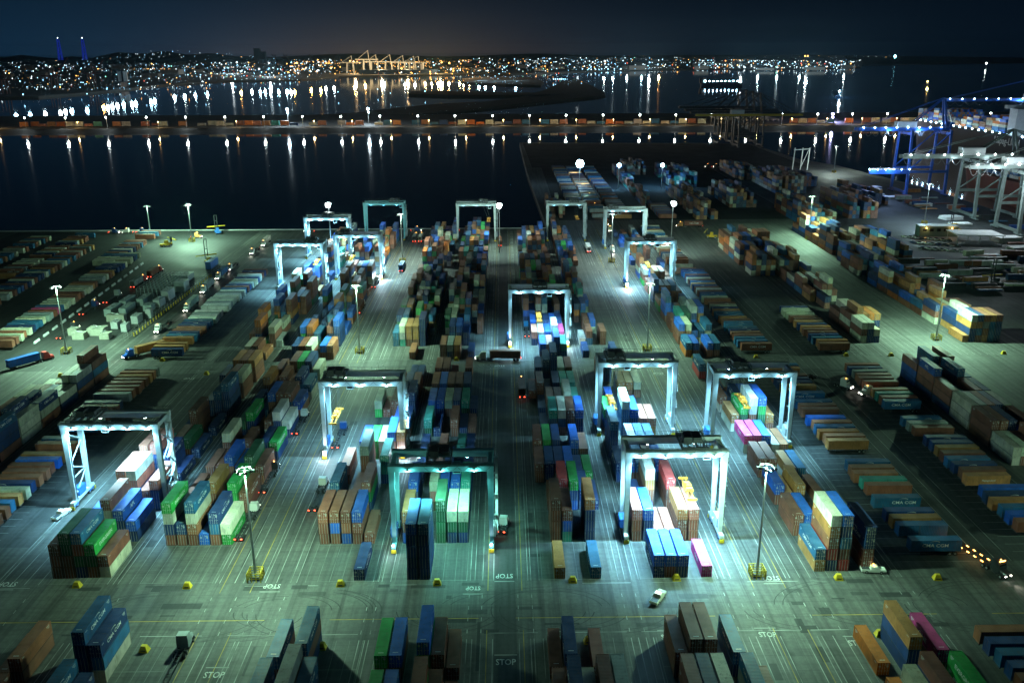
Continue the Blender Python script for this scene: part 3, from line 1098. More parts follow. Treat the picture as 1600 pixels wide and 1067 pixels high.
# ------------------------------------------------------------------ containers on chassis trailers
tm = MB()
for x in (-0.5, 0.5):
    tm.box(x - .09, x + .09, -6.1, 6.1, 0.95, 1.25)
for y in (-5.9, -4.2, -2.5, -0.8, 1.0, 2.8, 4.6, 5.9):
    tm.box(-.41, .41, y - .09, y + .09, 1.0, 1.2)
for y in (-6.0, 6.0):
    tm.box(-1.2, 1.2, y - .12, y + .12, 1.02, 1.26)
CH_FRAME = tm.mesh("chassis_frame", M_DKMETAL)
tm = MB()
for x in (-.75, .75):
    tm.box(x - .07, x + .07, 3.2, 3.34, 0.05, 1.0)
    tm.box(x - .2, x + .2, 3.12, 3.42, 0.0, 0.05)
tm.box(-.68, .68, 3.24, 3.3, 0.6, 0.68)
LANDING = tm.mesh("landing_gear", M_DKMETAL)


def wheel_mesh(r, w):
    m = MB()
    m.tube((-w / 2, 0, 0), (w / 2, 0, 0), r, 14)
    return m.mesh("wheel", M_RUBBER)


def rim_mesh(r, w):
    m = MB()
    m.tube((-w / 2 - .012, 0, 0), (w / 2 + .012, 0, 0), r * .58, 10)
    return m.mesh("rim", M_STEEL)


WH, RIM = wheel_mesh(0.5, 0.6), rim_mesh(0.5, 0.6)
SHORT = MB()
SHORT.box(-CW / 2, CW / 2, -3.03, 3.03, 0.02, 2.6)
for k in range(18):
    y = -2.85 + k * .33
    for sx in (-1, 1):
        SHORT.box(sx * (CW / 2 + .003) - .02, sx * (CW / 2 + .003) + .02, y, y + .16, 0.2, 2.45)
SHORT = SHORT.mesh("short_container", M_PAINT)


def add_wheels(root, pts, wm=WH, rm=RIM, z=0.5):
    for (x, y) in pts:
        w = obj("wheel", wm, root, (x, y, z))
        obj("rim", rm, w)


def trailer(x, y, rotz, code, label, group, logo_side, rnd, detail=True, loaded=True, name="container_trailer"):
    """a chassis trailer, container locked on it; length axis local Y, kingpin at +Y"""
    root = thing(name, label, "trailer", (x, y, 0), rotz, group)
    obj("chassis_frame", CH_FRAME, root)
    if detail:
        obj("landing_gear", LANDING, root)
        add_wheels(root, [(-.85, -3.6), (.85, -3.6), (-.85, -4.9), (.85, -4.9)])
    if loaded:
        c = obj("container", BODY, root, (0, 0, 1.27))
        col = jitter(code, rnd)
        c.color = (*col, 1)
        if detail:
            for s in (-1, 1):
                d = obj("door", DOOR, c, (0, -CL / 2 + 0.05, 0))
                d.scale = (s, 1, 1)
                d.color = (*col, 1)
        lg = logo_for(code, rnd)
        if lg and logo_side:
            add_logo(c, lg, logo_side, rnd.uniform(-2, 2))
    return root


RT = random.Random(9)


def lot(nm, x0, ya, yb, codes, pal, gap, step, rotz, detail=True, dx=0.0, skip=()):
    """a row of parked trailers side by side; x0 is the centre"""
    y, i, n = ya, 0, 0
    while y < yb:
        if RT.random() > gap and i not in skip:
            code = codes[n] if n < len(codes) else RT.choice(pal)
            side = 1 if math.sin(rotz) > 0 else -1
            # wall facing the camera (-Y): with rotz=+90 local +Y points to -X, local -X faces -Y
            trailer(x0 + dx * (y - ya) + RT.uniform(-.5, .5), y, rotz + RT.uniform(-.012, .012), code,
                    "%s container on a chassis, %s from the front of %s" % (PAL[code][1], ordinal(n), nm),
                    "container trailers parked in rows", -side, RT, detail)
            n += 1
        y += step + RT.uniform(-.12, .25)
        i += 1
    return n


HP = math.pi / 2
NTR = 0
NTR += lot("the inner right row", 103.4, 189.6, 319, "ccnbcRtRRcnRncRBrrccnbbrncb", "rrnbbcRrcB", .10, 3.55, HP, skip=(14, 26))
NTR += lot("the outer right row", 133.6, 198, 318, "rBcnbBnrbcrnbbrsccrtnrrRs", "rrnbbcRrcsw", .08, 3.6, HP, skip=(6, 20, 21))
NTR += lot("the middle inner right row", 101.0, 341.4, 470, "rccrrbcccrnccnbwrrwcbr", "rrnbbcRwwt", .06, 3.7, HP)
NTR += lot("the middle outer right row", 132.6, 341.0, 402, "rncbrrnbnrrwww", "rrnbcRw", .05, 3.75, HP)
NTR += lot("the foreground right row", 102.2, 139.6, 155.5, "rbcbR", "rbc", .05, 3.5, HP)
NTR += lot("the near left row", -135.6, 205, 320, "rrcnwbRrrBnRccsrrrbsR", "rrnbcRwws", .08, 3.65, -HP)
NTR += lot("the silver left row", -134.6, 339.5, 478, "bnnncbRRbbcWWsWWWsWWWWsWcrbs", "wwsswrrb", .05, 3.6, -HP)
NTR += lot("the left roadside row", -208.0, 352, 520, "rrwRwbccwssRmcwwwrRrwwwnr", "rrwwsRnbc", .08, 4.0, -HP, dx=-0.075)
NTR += lot("the outer left row", -246.0, 395, 545, "brnnnRswrcbrbwrb", "rrwwsRnbc", .10, 4.3, -HP, detail=False, dx=-0.08)
NTR += lot("the leftmost edge row", -290.0, 440, 575, "", "rrwwsRnbcn", .10, 4.6, -HP, detail=False, dx=-0.06)
NTR += lot("the left lane row", -227.0, 500, 592, "", "rrnRwbc", .12, 4.4, -HP, detail=False, dx=-0.07)
NTR += lot("the far left row", -268.0, 470, 585, "", "rrwwsRnbc", .16, 5.0, -HP, detail=False, dx=-0.05)
NTR += lot("the far inner right row", 98.0, 472, 600, "", "rwswRnwc", .05, 4.4, HP, detail=False)
print("trailers", NTR)

# ------------------------------------------------------------------ rubber tyred gantry cranes
BWH, BRIM = wheel_mesh(0.8, 0.55), rim_mesh(0.8, 0.55)
COOL = (0.31, 0.78, 1.0)
GREENW = (0.52, 1.0, 0.66)


def rtg(xl, xr, y, label, trolley_x, paint=M_WHITE, spread=None, power=5200, light=COOL, lampm=M_LAMPW, lit=4, depth=8.2, h=22.4,
        braced=True, footlamp=None, boxmat=M_BLUEBOX, back=0.5):
    root = thing("gantry_crane", label, "crane", ((xl + xr) / 2, y + depth / 2, 0), 0, "gantry cranes over the container blocks")
    hx, hy = (xr - xl) / 2, depth / 2
    top = h + 2.0
    for sx in (-1, 1):
        for sy in (-1, 1):
            lg = MB().beam((sx * hx, sy * hy, 2.2), (sx * (hx - .15), sy * hy, h + 0.3), 0.85, 1.0, 1.45, 1.25).build("leg", paint, root)
            if sy < 0:
                MB().beam((sx * hx + .75, sy * hy, 2.4), (sx * hx + .75, sy * hy, h), 0.10, 0.3).build("cable_conduit", M_DKMETAL, lg)
        sl = MB().box(sx * hx - .5, sx * hx + .5, -hy - 2.2, hy + 2.2, 1.45, 2.25).build("sill_beam", paint, root)
        if braced:
            b = MB()
            zs = [2.6, 8.0, 12.0, 16.5, 21.5]
            for k in range(4):
                ya, yb = (-hy, hy) if k % 2 == 0 else (hy, -hy)
                b.tube((sx * hx, ya, zs[k]), (sx * hx, yb, zs[k + 1]), 0.16, 6)
            b.tube((sx * hx, -hy, 8.2), (sx * hx, hy, 8.2), 0.2, 6)
            b.build("side_bracing", paint, root)
        MB().box(sx * (hx - .2) - .5, sx * (hx - .2) + .5, -hy + .7, hy - .7, h + .35, h + 1.5).build("end_tie", paint, root)
        for sy in (-1, 1):
            bg = MB()
            bg.box(sx * hx - .42, sx * hx + .42, sy * (hy + .6) - 1.5, sy * (hy + .6) + 1.5, 0.85, 1.44)
            bg.build("bogie", boxmat, root)
            MB().box(sx * hx - .6, sx * hx + .6, sy * (hy + 2.35) - .12, sy * (hy + 2.35) + .12, 0.35, 1.25).build("bumper", M_YELLOW, root)
            for q in (-.95, .95):
                w = obj("wheel", BWH, root, (sx * hx, sy * (hy + .6) + q, 0.8))
                obj("rim", BRIM, w)
    for sy in (-1, 1):
        MB().box(-hx - .7, hx + .7, sy * hy - .62, sy * hy + .62, h + .3, top).build("girder", paint, root)
        wk = MB()
        ys = sy * hy + sy * 0.95
        wk.box(-hx - .8, hx + .8, min(ys, sy * hy + sy * .64), max(ys, sy * hy + sy * .64), top - .16, top - .08)
        wk.rail((-hx - .8, ys, top - .08), (hx + .8, ys, top - .08), 1.05, 12)
        wk.build("walkway", M_DKMETAL, root)
    # festoon cable hanging in loops below the front walkway
    fs = MB()
    n = 9
    for k in range(n):
        x0 = -hx + 2 * hx * k / n
        x1 = -hx + 2 * hx * (k + 1) / n
        if (xl + xr) / 2 + x1 < trolley_x - 2:
            continue
        pts = [Vector((x0 + (x1 - x0) * t / 5, -hy - 1.0, top - 0.2 - 1.1 * math.sin(math.pi * t / 5))) for t in range(6)]
        for a, b in zip(pts, pts[1:]):
            fs.beam(a, b, 0.07)
    if fs.v:
        fs.build("festoon_cable", M_DKMETAL, root)
    tx = trolley_x - (xl + xr) / 2
    tr = MB()
    tr.box(tx - 3.0, tx + 3.0, -hy - .5, -hy + .3, top + .1, top + .7)
    tr.box(tx - 3.0, tx + 3.0, hy - .3, hy + .5, top + .1, top + .7)
    for x in (-2.8, -1.0, 1.0, 2.8):
        tr.box(tx + x - .2, tx + x + .2, -hy + .3, hy - .3, top + .15, top + .65)
    tr.box(tx - 2.2, tx - .2, -2.4, .6, top + .7, top + 2.5)
    tr.box(tx + .3, tx + 2.3, -1.8, 2.4, top + .7, top + 2.1)
    tr.box(tx - 1.6, tx + .8, 1.0, 2.8, top + .7, top + 1.9)
    for yy in (-1.6, 0.0, 1.6):
        tr.tube((tx - 2.6, yy, top + 1.1), (tx + 2.6, yy, top + 1.1), 0.35, 8)
    for (a, b) in (((-3, -hy), (3, -hy)), ((-3, hy), (3, hy)), ((-3, -hy), (-3, hy)), ((3, -hy), (3, hy))):
        tr.rail((tx + a[0], a[1], top + .7), (tx + b[0], b[1], top + .7), 1.1, 4, 0.04)
    trl = tr.build("trolley", M_DKMETAL, root)
    cb = MB()
    cb.box(tx + 3.1, tx + 5.0, -1.2, 1.0, h - 2.0, h + .4)
    c = cb.build("operator_cab", paint, root)
    gl = MB()
    gl.box(tx + 3.25, tx + 4.85, -1.26, -1.21, h - 1.7, h - .1)
    gl.box(tx + 3.04, tx + 3.09, -1.0, .8, h - 1.7, h - .1)
    gl.build("cab_window", M_GLASS, c)
    if spread is not None:
        sx_, sz, dy = spread
        sxx = sx_ - (xl + xr) / 2
        sp = MB()
        for x in (-.55, .55):
            sp.box(sxx + x - .14, sxx + x + .14, dy - 5.6, dy + 5.6, sz, sz + .45)
        for yy in (-5.9, 5.9):
            sp.box(sxx - 1.2, sxx + 1.2, dy + yy - .2, dy + yy + .2, sz - .05, sz + .5)
        sp.box(sxx - 1.1, sxx + 1.1, dy - 2.2, dy + 2.2, sz + .46, sz + .75)
        sp.box(sxx - .8, sxx + .8, dy - .9, dy + .9, sz + .76, sz + 1.5)
        for yy in (-1.7, 1.7):
            sp.tube((sxx - .7, dy + yy, sz + 1.05), (sxx + .7, dy + yy, sz + 1.05), .4, 10)
        so = sp.build("spreader", M_ORANGE, root)
        rp = MB()
        for x in (-.8, .8):
            for yy in (-1.7, 1.7):
                rp.beam((sxx + x * .8, dy + yy, sz + 1.4), (tx + x * 1.4, yy, top + .1), 0.06)
        rp.build("hoist_rope", M_DKMETAL, so)
    # power unit, control house, stair on the sill beams
    pu = MB()
    pu.box(-hx - 1.1, -hx + .45, -2.2, 1.6, 2.3, 4.6)
    pu.box(-hx - 1.3, -hx - 1.0, -1.5, 1.0, 2.6, 4.2)
    pu.build("power_unit", boxmat, root)
    eh = MB()
    eh.box(hx - .45, hx + 1.0, -2.4, 1.2, 2.3, 5.0)
    eh.build("control_house", M_WHITE if boxmat is M_BLUEBOX else boxmat, root)
    st = MB()
    for k in range(7):
        za, zb = 2.4 + k * 2.8, 2.4 + (k + 1) * 2.8
        ya, yb = (-1.6, 1.6) if k % 2 == 0 else (1.6, -1.6)
        st.beam((hx + 1.3, ya, za), (hx + 1.3, yb, zb), 0.6, 0.12)
        st.beam((hx + 1.6, ya, za + 1), (hx + 1.6, yb, zb + 1), 0.06)
        st.box(hx + .6, hx + 1.7, yb - .5, yb + .5, zb, zb + .08)
    st.build("stair", M_STEEL, root)
    for k in range(lit):
        x = -hx + 2 * hx * (k + .5) / lit
        f = MB()
        f.box(x - .35, x + .35, -hy - 1.25, -hy - .75, h + .75, h + 1.05)
        fx = f.build("floodlight", M_DKMETAL, root)
        MB().box(x - .3, x + .3, -hy - 1.2, -hy - .8, h + .69, h + .745).build("lens", lampm, fx)
        lamp("floodlight_beam", (x, -hy - 1.0, h + .5), power * 6.2, light, 0.25, root, 'SPOT', 128, .75, (0, .12, -1))
        lamp("floodlight_spill", (x, -hy - 1.0, h + .55), power * 0.55, light, 0.2, root)
    for k in range(2):
        x = -hx + 2 * hx * (k + .5) / 2
        f = MB()
        f.box(x - .35, x + .35, hy - .3, hy + .3, h - .02, h + .28)
        fx = f.build("floodlight", M_DKMETAL, root)
        MB().box(x - .3, x + .3, hy - .25, hy + .25, h - .09, h - .025).build("lens", lampm, fx)
        if back:
            lamp("floodlight_beam", (x, hy, h - .4), power * back * 7, light, 0.25, root, 'SPOT', 130, .75, (0, 0, -1))
    for (sx, pw) in (footlamp or []):
        f = MB().box(sx * hx - .25, sx * hx + .25, -hy - 2.6, -hy - 2.35, 2.6, 3.0)
        fx = f.build("work_lamp", M_DKMETAL, root)
        MB().ball((sx * hx, -hy - 2.75, 2.75), 0.32).build("lens", M_LAMPB, fx)
        lamp("work_lamp_beam", (sx * hx, -hy - 3.3, 2.7), pw, (0.7, 0.9, 1.0), 0.2, root)
    return root


rtg(-115.2, -91.0, 216.5, "white braced gantry crane on the left with trolley at its left end", -110.0, spread=None, power=5200, lit=5)
rtg(-54.0, -30.7, 247.0, "white gantry crane behind an orange spreader, trolley above its left legs", -50.2, spread=(-50.6, 12.0, -2.0), power=5200, lit=3,
    footlamp=[(-1, 2500), (1, 2500)], braced=False)
rtg(-27.2, -3.5, 193.5, "teal gantry crane with greenish lamps beside the central road", -15.8, paint=M_TEAL, power=2600, light=(0.30, 1.0, 0.80),
    lampm=M_LAMPT, lit=3, footlamp=[(1, 500), (-1, 500)], braced=False, h=20.9)
rtg(29.7, 53.1, 262.0, "pale gantry crane at rear of sixth block with three lamps on its beam", 34.5, spread=(34.0, 9.0, 0.0), power=6200, lit=3, braced=False)
rtg(29.7, 53.2, 197.0, "brightest white gantry crane over salmon containers, trolley near its right end", 45.5, spread=(46.6, 9.2, 5.0), power=8200, lit=4,
    braced=False)
rtg(63.3, 87.0, 252.0, "white gantry crane over the rightmost block beside parked trailers", 71.0, spread=(76.0, 9.1, 10.0), power=5200, lit=3, braced=False)
rtg(2.3, 26.0, 351.5, "white gantry crane just right of the central road, middle of yard", 14.5, spread=(14.6, 8.9, 8.0), power=5600, lit=3,
    footlamp=[(-1, 2500), (1, 2000)], braced=False)
rtg(-115.7, -92.0, 447.0, "white braced gantry crane behind the silver trailers on the left", -98.0, spread=(-97, 12, 6.0), power=8000, lit=4)
rtg(-116.0, -91.0, 520.0, "white gantry crane farthest back over the leftmost block", -103.0, power=8000, lit=4)
rtg(-89.6, -65.6, 468.0, "white gantry crane with bright foot lamp beside the left centre road", -84.0, spread=(-82, 10, 3.0), power=7500, lit=3,
    footlamp=[(1, 9000)], braced=False)
rtg(-89.0, -64.0, 572.0, "pale teal gantry crane by the dock edge on the left", -70.0, paint=M_TEAL, power=300, lit=3, lampm=M_TEAL, braced=False, back=0)
rtg(-29.5, -5.5, 567.0, "unlit grey gantry crane by the dock left of the central road", -13.0, spread=(-9.5, 13.0, 0), power=300, lit=3, lampm=M_STEEL, braced=False, back=0)
rtg(28.0, 52.0, 567.0, "unlit grey gantry crane by the dock right of the central road", 45.0, spread=(47.0, 14.0, 0), power=300, lit=3, lampm=M_STEEL, braced=False, back=0)
rtg(62.3, 87.0, 543.0, "pale grey gantry crane near the truck queue at the far right", 67.0, power=1200, lit=3, braced=False, back=.3)
rtg(63.0, 87.0, 447.0, "white gantry crane over the far rightmost block with foot lamp", 74.5, spread=(75.0, 9.5, 6.0), power=7000, lit=3,
    footlamp=[(-1, 9000)], braced=False)


# ------------------------------------------------------------------ high mast lights
def mast(x, y, label, h=28.0, power=42000, col=GREENW, lampm=M_LAMPG, glare=None, cage=True, name="light_mast"):
    root = thing(name, label, "light mast", (x, y, 0), 0, "high light masts")
    MB().tube((0, 0, 0.2), (0, 0, h), 0.36, 10, 0.15).build("pole", M_STEEL, root)
    if cage:
        b = MB()
        b.box(-1.0, 1.0, -1.0, 1.0, 0.0, 0.9)
        b.build("plinth", M_CONC, root)
        c = MB()
        for q in (-1.55, 1.55):
            for r in (-1.55, -.5, .5, 1.55):
                c.tube((q, r, 0), (q, r, 2.3), 0.13, 6)
                c.tube((r, q, 0), (r, q, 2.3), 0.13, 6)
            for z in (0.9, 1.6, 2.25):
                c.beam((q, -1.6, z), (q, 1.6, z), 0.13)
                c.beam((-1.6, q, z), (1.6, q, z), 0.13)
        c.build("guard_cage", M_YELLOW, root)
    ring = MB()
    n = 12
    pts = [Vector((1.7 * math.cos(2 * math.pi * k / n), 1.7 * math.sin(2 * math.pi * k / n), h - .3)) for k in range(n)]
    for k in range(n):
        ring.beam(pts[k], pts[(k + 1) % n], 0.10)
    for k in range(0, n, 3):
        ring.beam((0, 0, h - .3), pts[k], 0.08)
    ring.build("head_ring", M_DKMETAL, root)
    for k in range(8):
        a = 2 * math.pi * (k + .5) / 8
        cx, cyy = 1.9 * math.cos(a), 1.9 * math.sin(a)
        hd = MB().box(cx - .32, cx + .32, cyy - .32, cyy + .32, h - .47, h - .12).build("lamp_head", M_DKMETAL, root)
        MB().box(cx - .26, cx + .26, cyy - .26, cyy + .26, h - .50, h - .472).build("lens", lampm, hd)
    if glare:
        f = MB()
        r = glare
        f.tube((0, -1.9, h - .3 - .3 * r - r * .45), (0, -1.9, h - .3 - .3 * r + r * .45), r * .45, 12)
        f.ball((0, -1.9, h - .3 - .3 * r), r * .62)
        f.build("floodlight", MATS["lamp_bluish"] if lampm is M_LAMPB else M_LAMPW, root)  # oversized glowing ball, added to imitate the flare around the lamp
    lamp("mast_light", (0, -2.4 if glare else 0, h - 1.6), power * 1.95, col, 0.8, root, 'SPOT', 164, 0.7, (0, 0, -1))
    lamp("mast_spill", (0, 0, h - 1.2), power * 1.0, col, 0.5, root)
    return root


mast(-58.0, 181.2, "tall light mast with yellow caged base left of foreground road")
mast(58.2, 180.6, "tall light mast with yellow caged base right of foreground road")
mast(-58.6, 344.5, "tall light mast in left centre lane halfway up the yard", power=52000)
mast(58.0, 345.0, "tall light mast in right centre lane halfway up the yard", power=36000)
mast(-177.8, 346.5, "tall light mast with yellow cage beside the left electrical compound", power=85000)
mast(181.0, 356.0, "tall light mast between right stacks of cream and navy containers", power=75000)
mast(-178.0, 181.0, "tall light mast with yellow cage left of the foreground trailers", power=52000)
mast(178.0, 181.0, "tall light mast with yellow cage right of the foreground stacks", power=52000)
mast(-58.6, 508.0, "tall light mast behind the left centre cranes", power=42000, col=(0.7, 1, .85))
mast(62.0, 505.0, "tall light mast in right centre lane near the far cranes", power=30000, col=(0.7, 1, .9))
mast(195.4, 565.0, "tall light mast among the far right container stacks", power=80000)
mast(293.7, 617.6, "tall light mast with yellow cage on the right wharf", power=34000, col=(0.62, .92, 1.0))
mast(-200.8, 571.0, "T-headed light mast on left near the dock", h=24, power=110000)
mast(-240.0, 604.0, "small light mast at the left dock edge", h=18, power=15000, cage=False)
mast(327.7, 893.0, "T-headed light mast beside the right basin", h=26, power=40000, col=(.8, 1, .9))
for (px, py, base_h, lab, pw) in [(513, 317, 30, "glaring light mast behind the left crane group at the dock", 60000),
                                  (780, 318, 30, "glaring light mast at the end of the central road", 90000),
                                  (1052, 315, 30, "glaring light mast beside the blurred truck at far right", 70000)]:
    x, y = G(px, py, base_h)
    y2 = min(y, 606)
    k = y2 / y
    mast(x * k, y2, lab, h=CAM_H - (CAM_H - base_h) * k, power=pw, col=(0.62, 1.0, 0.82), lampm=M_LAMPW, glare=2.6, cage=False)
for (px, py, lab, pw, gl) in [(906, 252, "brightest blue-white light mast on the far pier", 240000, 6.0), (967, 256, "blue-white light mast second on the far pier", 100000, 2.8),
                              (1035, 256, "blue-white light mast third on the far pier", 100000, 2.8)]:
    x, y = G(px, py, 22)
    mast(x, y, lab, h=22, power=pw * 0.6, col=(0.20, 0.58, 1.0), lampm=M_LAMPB, glare=gl, cage=False)

# ------------------------------------------------------------------ yellow concrete corner blocks
bm = MB()
bm.hull([(-.95, -.8), (.95, -.8), (.95, .8), (-.95, .8)], 0.0, [(-.5, -.4), (.5, -.4), (.5, .4), (-.5, .4)], 1.3)
BLK = bm.mesh("yellow_block", M_YELLOW)
bm = MB().box(-.5, .5, -.72, -.67, .3, .55)
PLQ = bm.mesh("plate", M_DKMETAL)
blk = [(121, 916, "before the green containers on the left"), (293, 917, "at front of the empty second block"), (532, 914, "before the lone navy container"),
       (683, 912, "before the tall navy pair"), (895, 908, "before the tan single container"), (1057, 905, "before the blue trio of the sixth block"),
       (1310, 904, "before the cream topped stack"), (1464, 904, "before the inner right trailers"), (226, 1016, "beside the foreground navy stacks"),
       (503, 1012, "beside the foreground steel blue stack"), (1374, 992, "behind the foreground orange container"), (919, 1003, "beside the foreground brown stack"),
       (713, 563, "at centre left of middle cross road"), (1181, 559, "before the middle inner right trailers"), (1322, 556, "before the middle outer right trailers"),
       (1392, 556, "below the cream stack on the right"), (1568, 553, "at right end of the middle cross road"), (323, 585, "in the cross road by the second block"),
       (254, 564, "before the navy trailer at left"), (95, 588, "behind the left tall block"), (1084, 559, "behind the pale gantry crane"), (482, 562, "behind the third block")]
for px, py, w in blk:
    x, y = G(px, py)
    root = thing("concrete_block", "yellow tapered concrete block " + w, "barrier", (x, y, 0), RT.uniform(-.1, .1), "yellow corner blocks", BLK)
    obj("plate", PLQ, root)


# ------------------------------------------------------------------ vehicles
def loft(profile_sets, name, material, parent=None):
    """body from cross sections along Y: each (y, [(x, z) ...])"""
    m = MB()
    n = len(profile_sets[0][1])
    for y, sec in profile_sets:
        m.v += [(x, y, z) for x, z in sec]
    for s in range(len(profile_sets) - 1):
        for k in range(n):
            l = (k + 1) % n
            m.f.append((s * n + k, s * n + l, (s + 1) * n + l, (s + 1) * n + k))
    m.f.append(tuple(range(n))[::-1])
    e = (len(profile_sets) - 1) * n
    m.f.append(tuple(e + k for k in range(n)))
    return m.mesh(name, material)


def sec(w, z0, z1, t=0.82):
    return [(-w / 2, z0), (w / 2, z0), (w / 2, z0 + (z1 - z0) * .62), (w / 2 * t, z1), (-w / 2 * t, z1), (-w / 2, z0 + (z1 - z0) * .62)]


TR_CAB = {}


def cab_mesh(col, yardtruck):
    key = (col, yardtruck)
    if key in TR_CAB:
        return TR_CAB[key]
    m = mat("cab_paint_" + PAL[col][1].replace(" ", "_"), PAL[col][0], 0.35)
    if yardtruck:
        me = loft([(-.9, sec(2.1, .8, 3.0, .92)), (.6, sec(2.1, .8, 3.0, .92)), (1.0, sec(2.1, .8, 2.1, .95)), (1.9, sec(2.0, .8, 1.6, .95))], "cab", m)
    else:
        me = loft([(-1.9, sec(2.4, .9, 3.7, .9)), (-.1, sec(2.4, .9, 3.6, .9)), (.55, sec(2.4, .9, 2.5, .9)), (.75, sec(2.0, .8, 1.95, .85)),
                   (2.2, sec(1.8, .7, 1.65, .8))], "cab", m)
    TR_CAB[key] = me
    return me


tb = MB()
tb.box(-.42, -.26, -4.6, 2.0, .72, .98)
tb.box(.26, .42, -4.6, 2.0, .72, .98)
tb.box(-.5, .5, -3.9, -2.9, .99, 1.12)
tb.box(-1.15, 1.15, 2.05, 2.25, .45, .85)
for s in (-1, 1):
    tb.tube((s * .95, -1.6, .75), (s * .95, -.1, .75), .33, 8)
TR_FRAME = tb.mesh("truck_frame", M_DKMETAL)
tb = MB()
tb.box(-.95, .95, .42, .47, 2.35, 3.15)
WIND = tb.mesh("windscreen", M_GLASS)
tb = MB().box(-.16, .16, -.05, .05, -.1, .1)
HEADL = tb.mesh("headlight", mat("lamp_headlight", (0.9, 0.9, 0.8), emit=((1.0, 0.93, 0.78), 30.0)))
TAILL = MB().box(-.2, .2, -.05, .05, -.09, .09).mesh("tail_light", M_LAMPR)
AMBER = MB().ball((0, 0, 0), .2).mesh("beacon", M_LAMPA)


def truck(x, y, rotz, cab, label, trailer_code=None, chassis=True, lights=True, yardtruck=False, beacon=True, beams=0):
    """tractor heading local +Y, with a chassis or a loaded chassis behind it"""
    root = thing("truck", label, "truck", (x, y, 0), rotz, "trucks moving in the yard")
    cb = obj("cab", cab_mesh(cab, yardtruck), root)
    if not yardtruck:
        obj("windscreen", WIND, cb)
    else:
        MB().box(-.9, .9, .63, .66, 1.9, 2.8).build("windscreen", M_GLASS, cb)
    obj("truck_frame", TR_FRAME, root)
    add_wheels(root, [(-1.0, 1.2), (1.0, 1.2), (-.9, -2.8), (.9, -2.8), (-.9, -4.0), (.9, -4.0)])
    if lights:
        for s in (-1, 1):
            obj("headlight", HEADL, root, (s * .75, 2.28, 1.05))
        if beacon:
            obj("beacon", AMBER, root, (0, -.4, 3.85 if not yardtruck else 3.2))
    back = -4.7
    if chassis or trailer_code:
        ch = obj("trailer", CH_FRAME, root, (0, -9.4, 0))
        add_wheels_sub(ch)
        if trailer_code:
            c = obj("container", BODY, root, (0, -9.4, 1.27))
            col = jitter(trailer_code, RT)
            c.color = (*col, 1)
            lg = logo_for(trailer_code, RT)
            if lg:
                add_logo(c, lg, 1 if x < 0 else -1)
        back = -15.6
    if lights:
        for s in (-1, 1):
            obj("tail_light", TAILL, root, (s * .8, back, 1.05))
    if beams:
        lamp("headlight_beam", (0, 2.9, 1.1), beams, (1.0, .93, .8), .2, root, 'SPOT', 70, .8, (0, 1, -.12))
    return root


def add_wheels_sub(ch):
    m = MB()
    for x in (-.85, .85):
        for yy in (-3.6, -4.9):
            m.tube((x - .3, yy, .5), (x + .3, yy, .5), .5, 12)
    obj("trailer_wheels", m.mesh("trailer_wheels", M_RUBBER), ch)


def at(px, py, z=0):
    return G(px, py, z)


def pick(px, py, rotz, col, label, pickup=True, scale=1.0):
    x, y = at(px, py)
    root = thing("pickup_truck" if pickup else "parked_car", label, "pickup" if pickup else "car", (x, y, 0), rotz, None if pickup else "cars parked on the wharf")
    m = mat("cab_paint_" + PAL[col][1].replace(" ", "_"), PAL[col][0], 0.35)
    if pickup:
        body = loft([(-2.9, sec(1.9, .45, 1.05, .97)), (-.6, sec(1.95, .4, 1.05, .97)), (-.55, sec(1.95, .4, 1.1, .97)), (1.2, sec(1.95, .4, 1.1, .95)),
                     (2.7, sec(1.85, .45, .98, .9))], "body", m)
        obj("body", body, root)
        obj("cabin", loft([(-.75, sec(1.75, 1.08, 1.75, .85)), (.7, sec(1.75, 1.08, 1.78, .85)), (1.35, sec(1.75, 1.08, 1.15, .95))], "cabin", m), root)
        MB().box(-.62, .62, .98, 1.02, 1.25, 1.68).build("windscreen", M_GLASS, root)
        MB().box(-.82, .82, -2.75, -.95, 1.055, 1.075).build("load_bed", M_DKMETAL, root)
        MB().box(-.5, .5, -.1, .1, 1.79, 1.9).build("light_bar", M_LAMPA, root)
    else:
        body = loft([(-2.2, sec(1.75, .35, .85, .9)), (-1.5, sec(1.8, .3, .95, .92)), (1.1, sec(1.8, .3, .95, .92)), (2.15, sec(1.7, .35, .75, .88))], "body", m)
        obj("body", body, root)
        obj("cabin", loft([(-1.6, sec(1.5, .93, 1.05, .9)), (-1.0, sec(1.55, .93, 1.42, .8)), (.3, sec(1.55, .93, 1.42, .8)), (1.0, sec(1.5, .93, 1.0, .9))], "cabin",
                          M_GLASS), root)
    for (wx, wy) in ((-.85, 1.6), (.85, 1.6), (-.85, -1.7), (.85, -1.7)):
        w = obj("wheel", SWH, root, (wx, wy, .37))
        obj("rim", SRIM, w)
    return root


SWH, SRIM = wheel_mesh(.37, .25), rim_mesh(.37, .25)


def dir_between(a, b):
    """heading that turns local +Y from ground point a to b"""
    return math.atan2(-(b[0] - a[0]), b[1] - a[1])


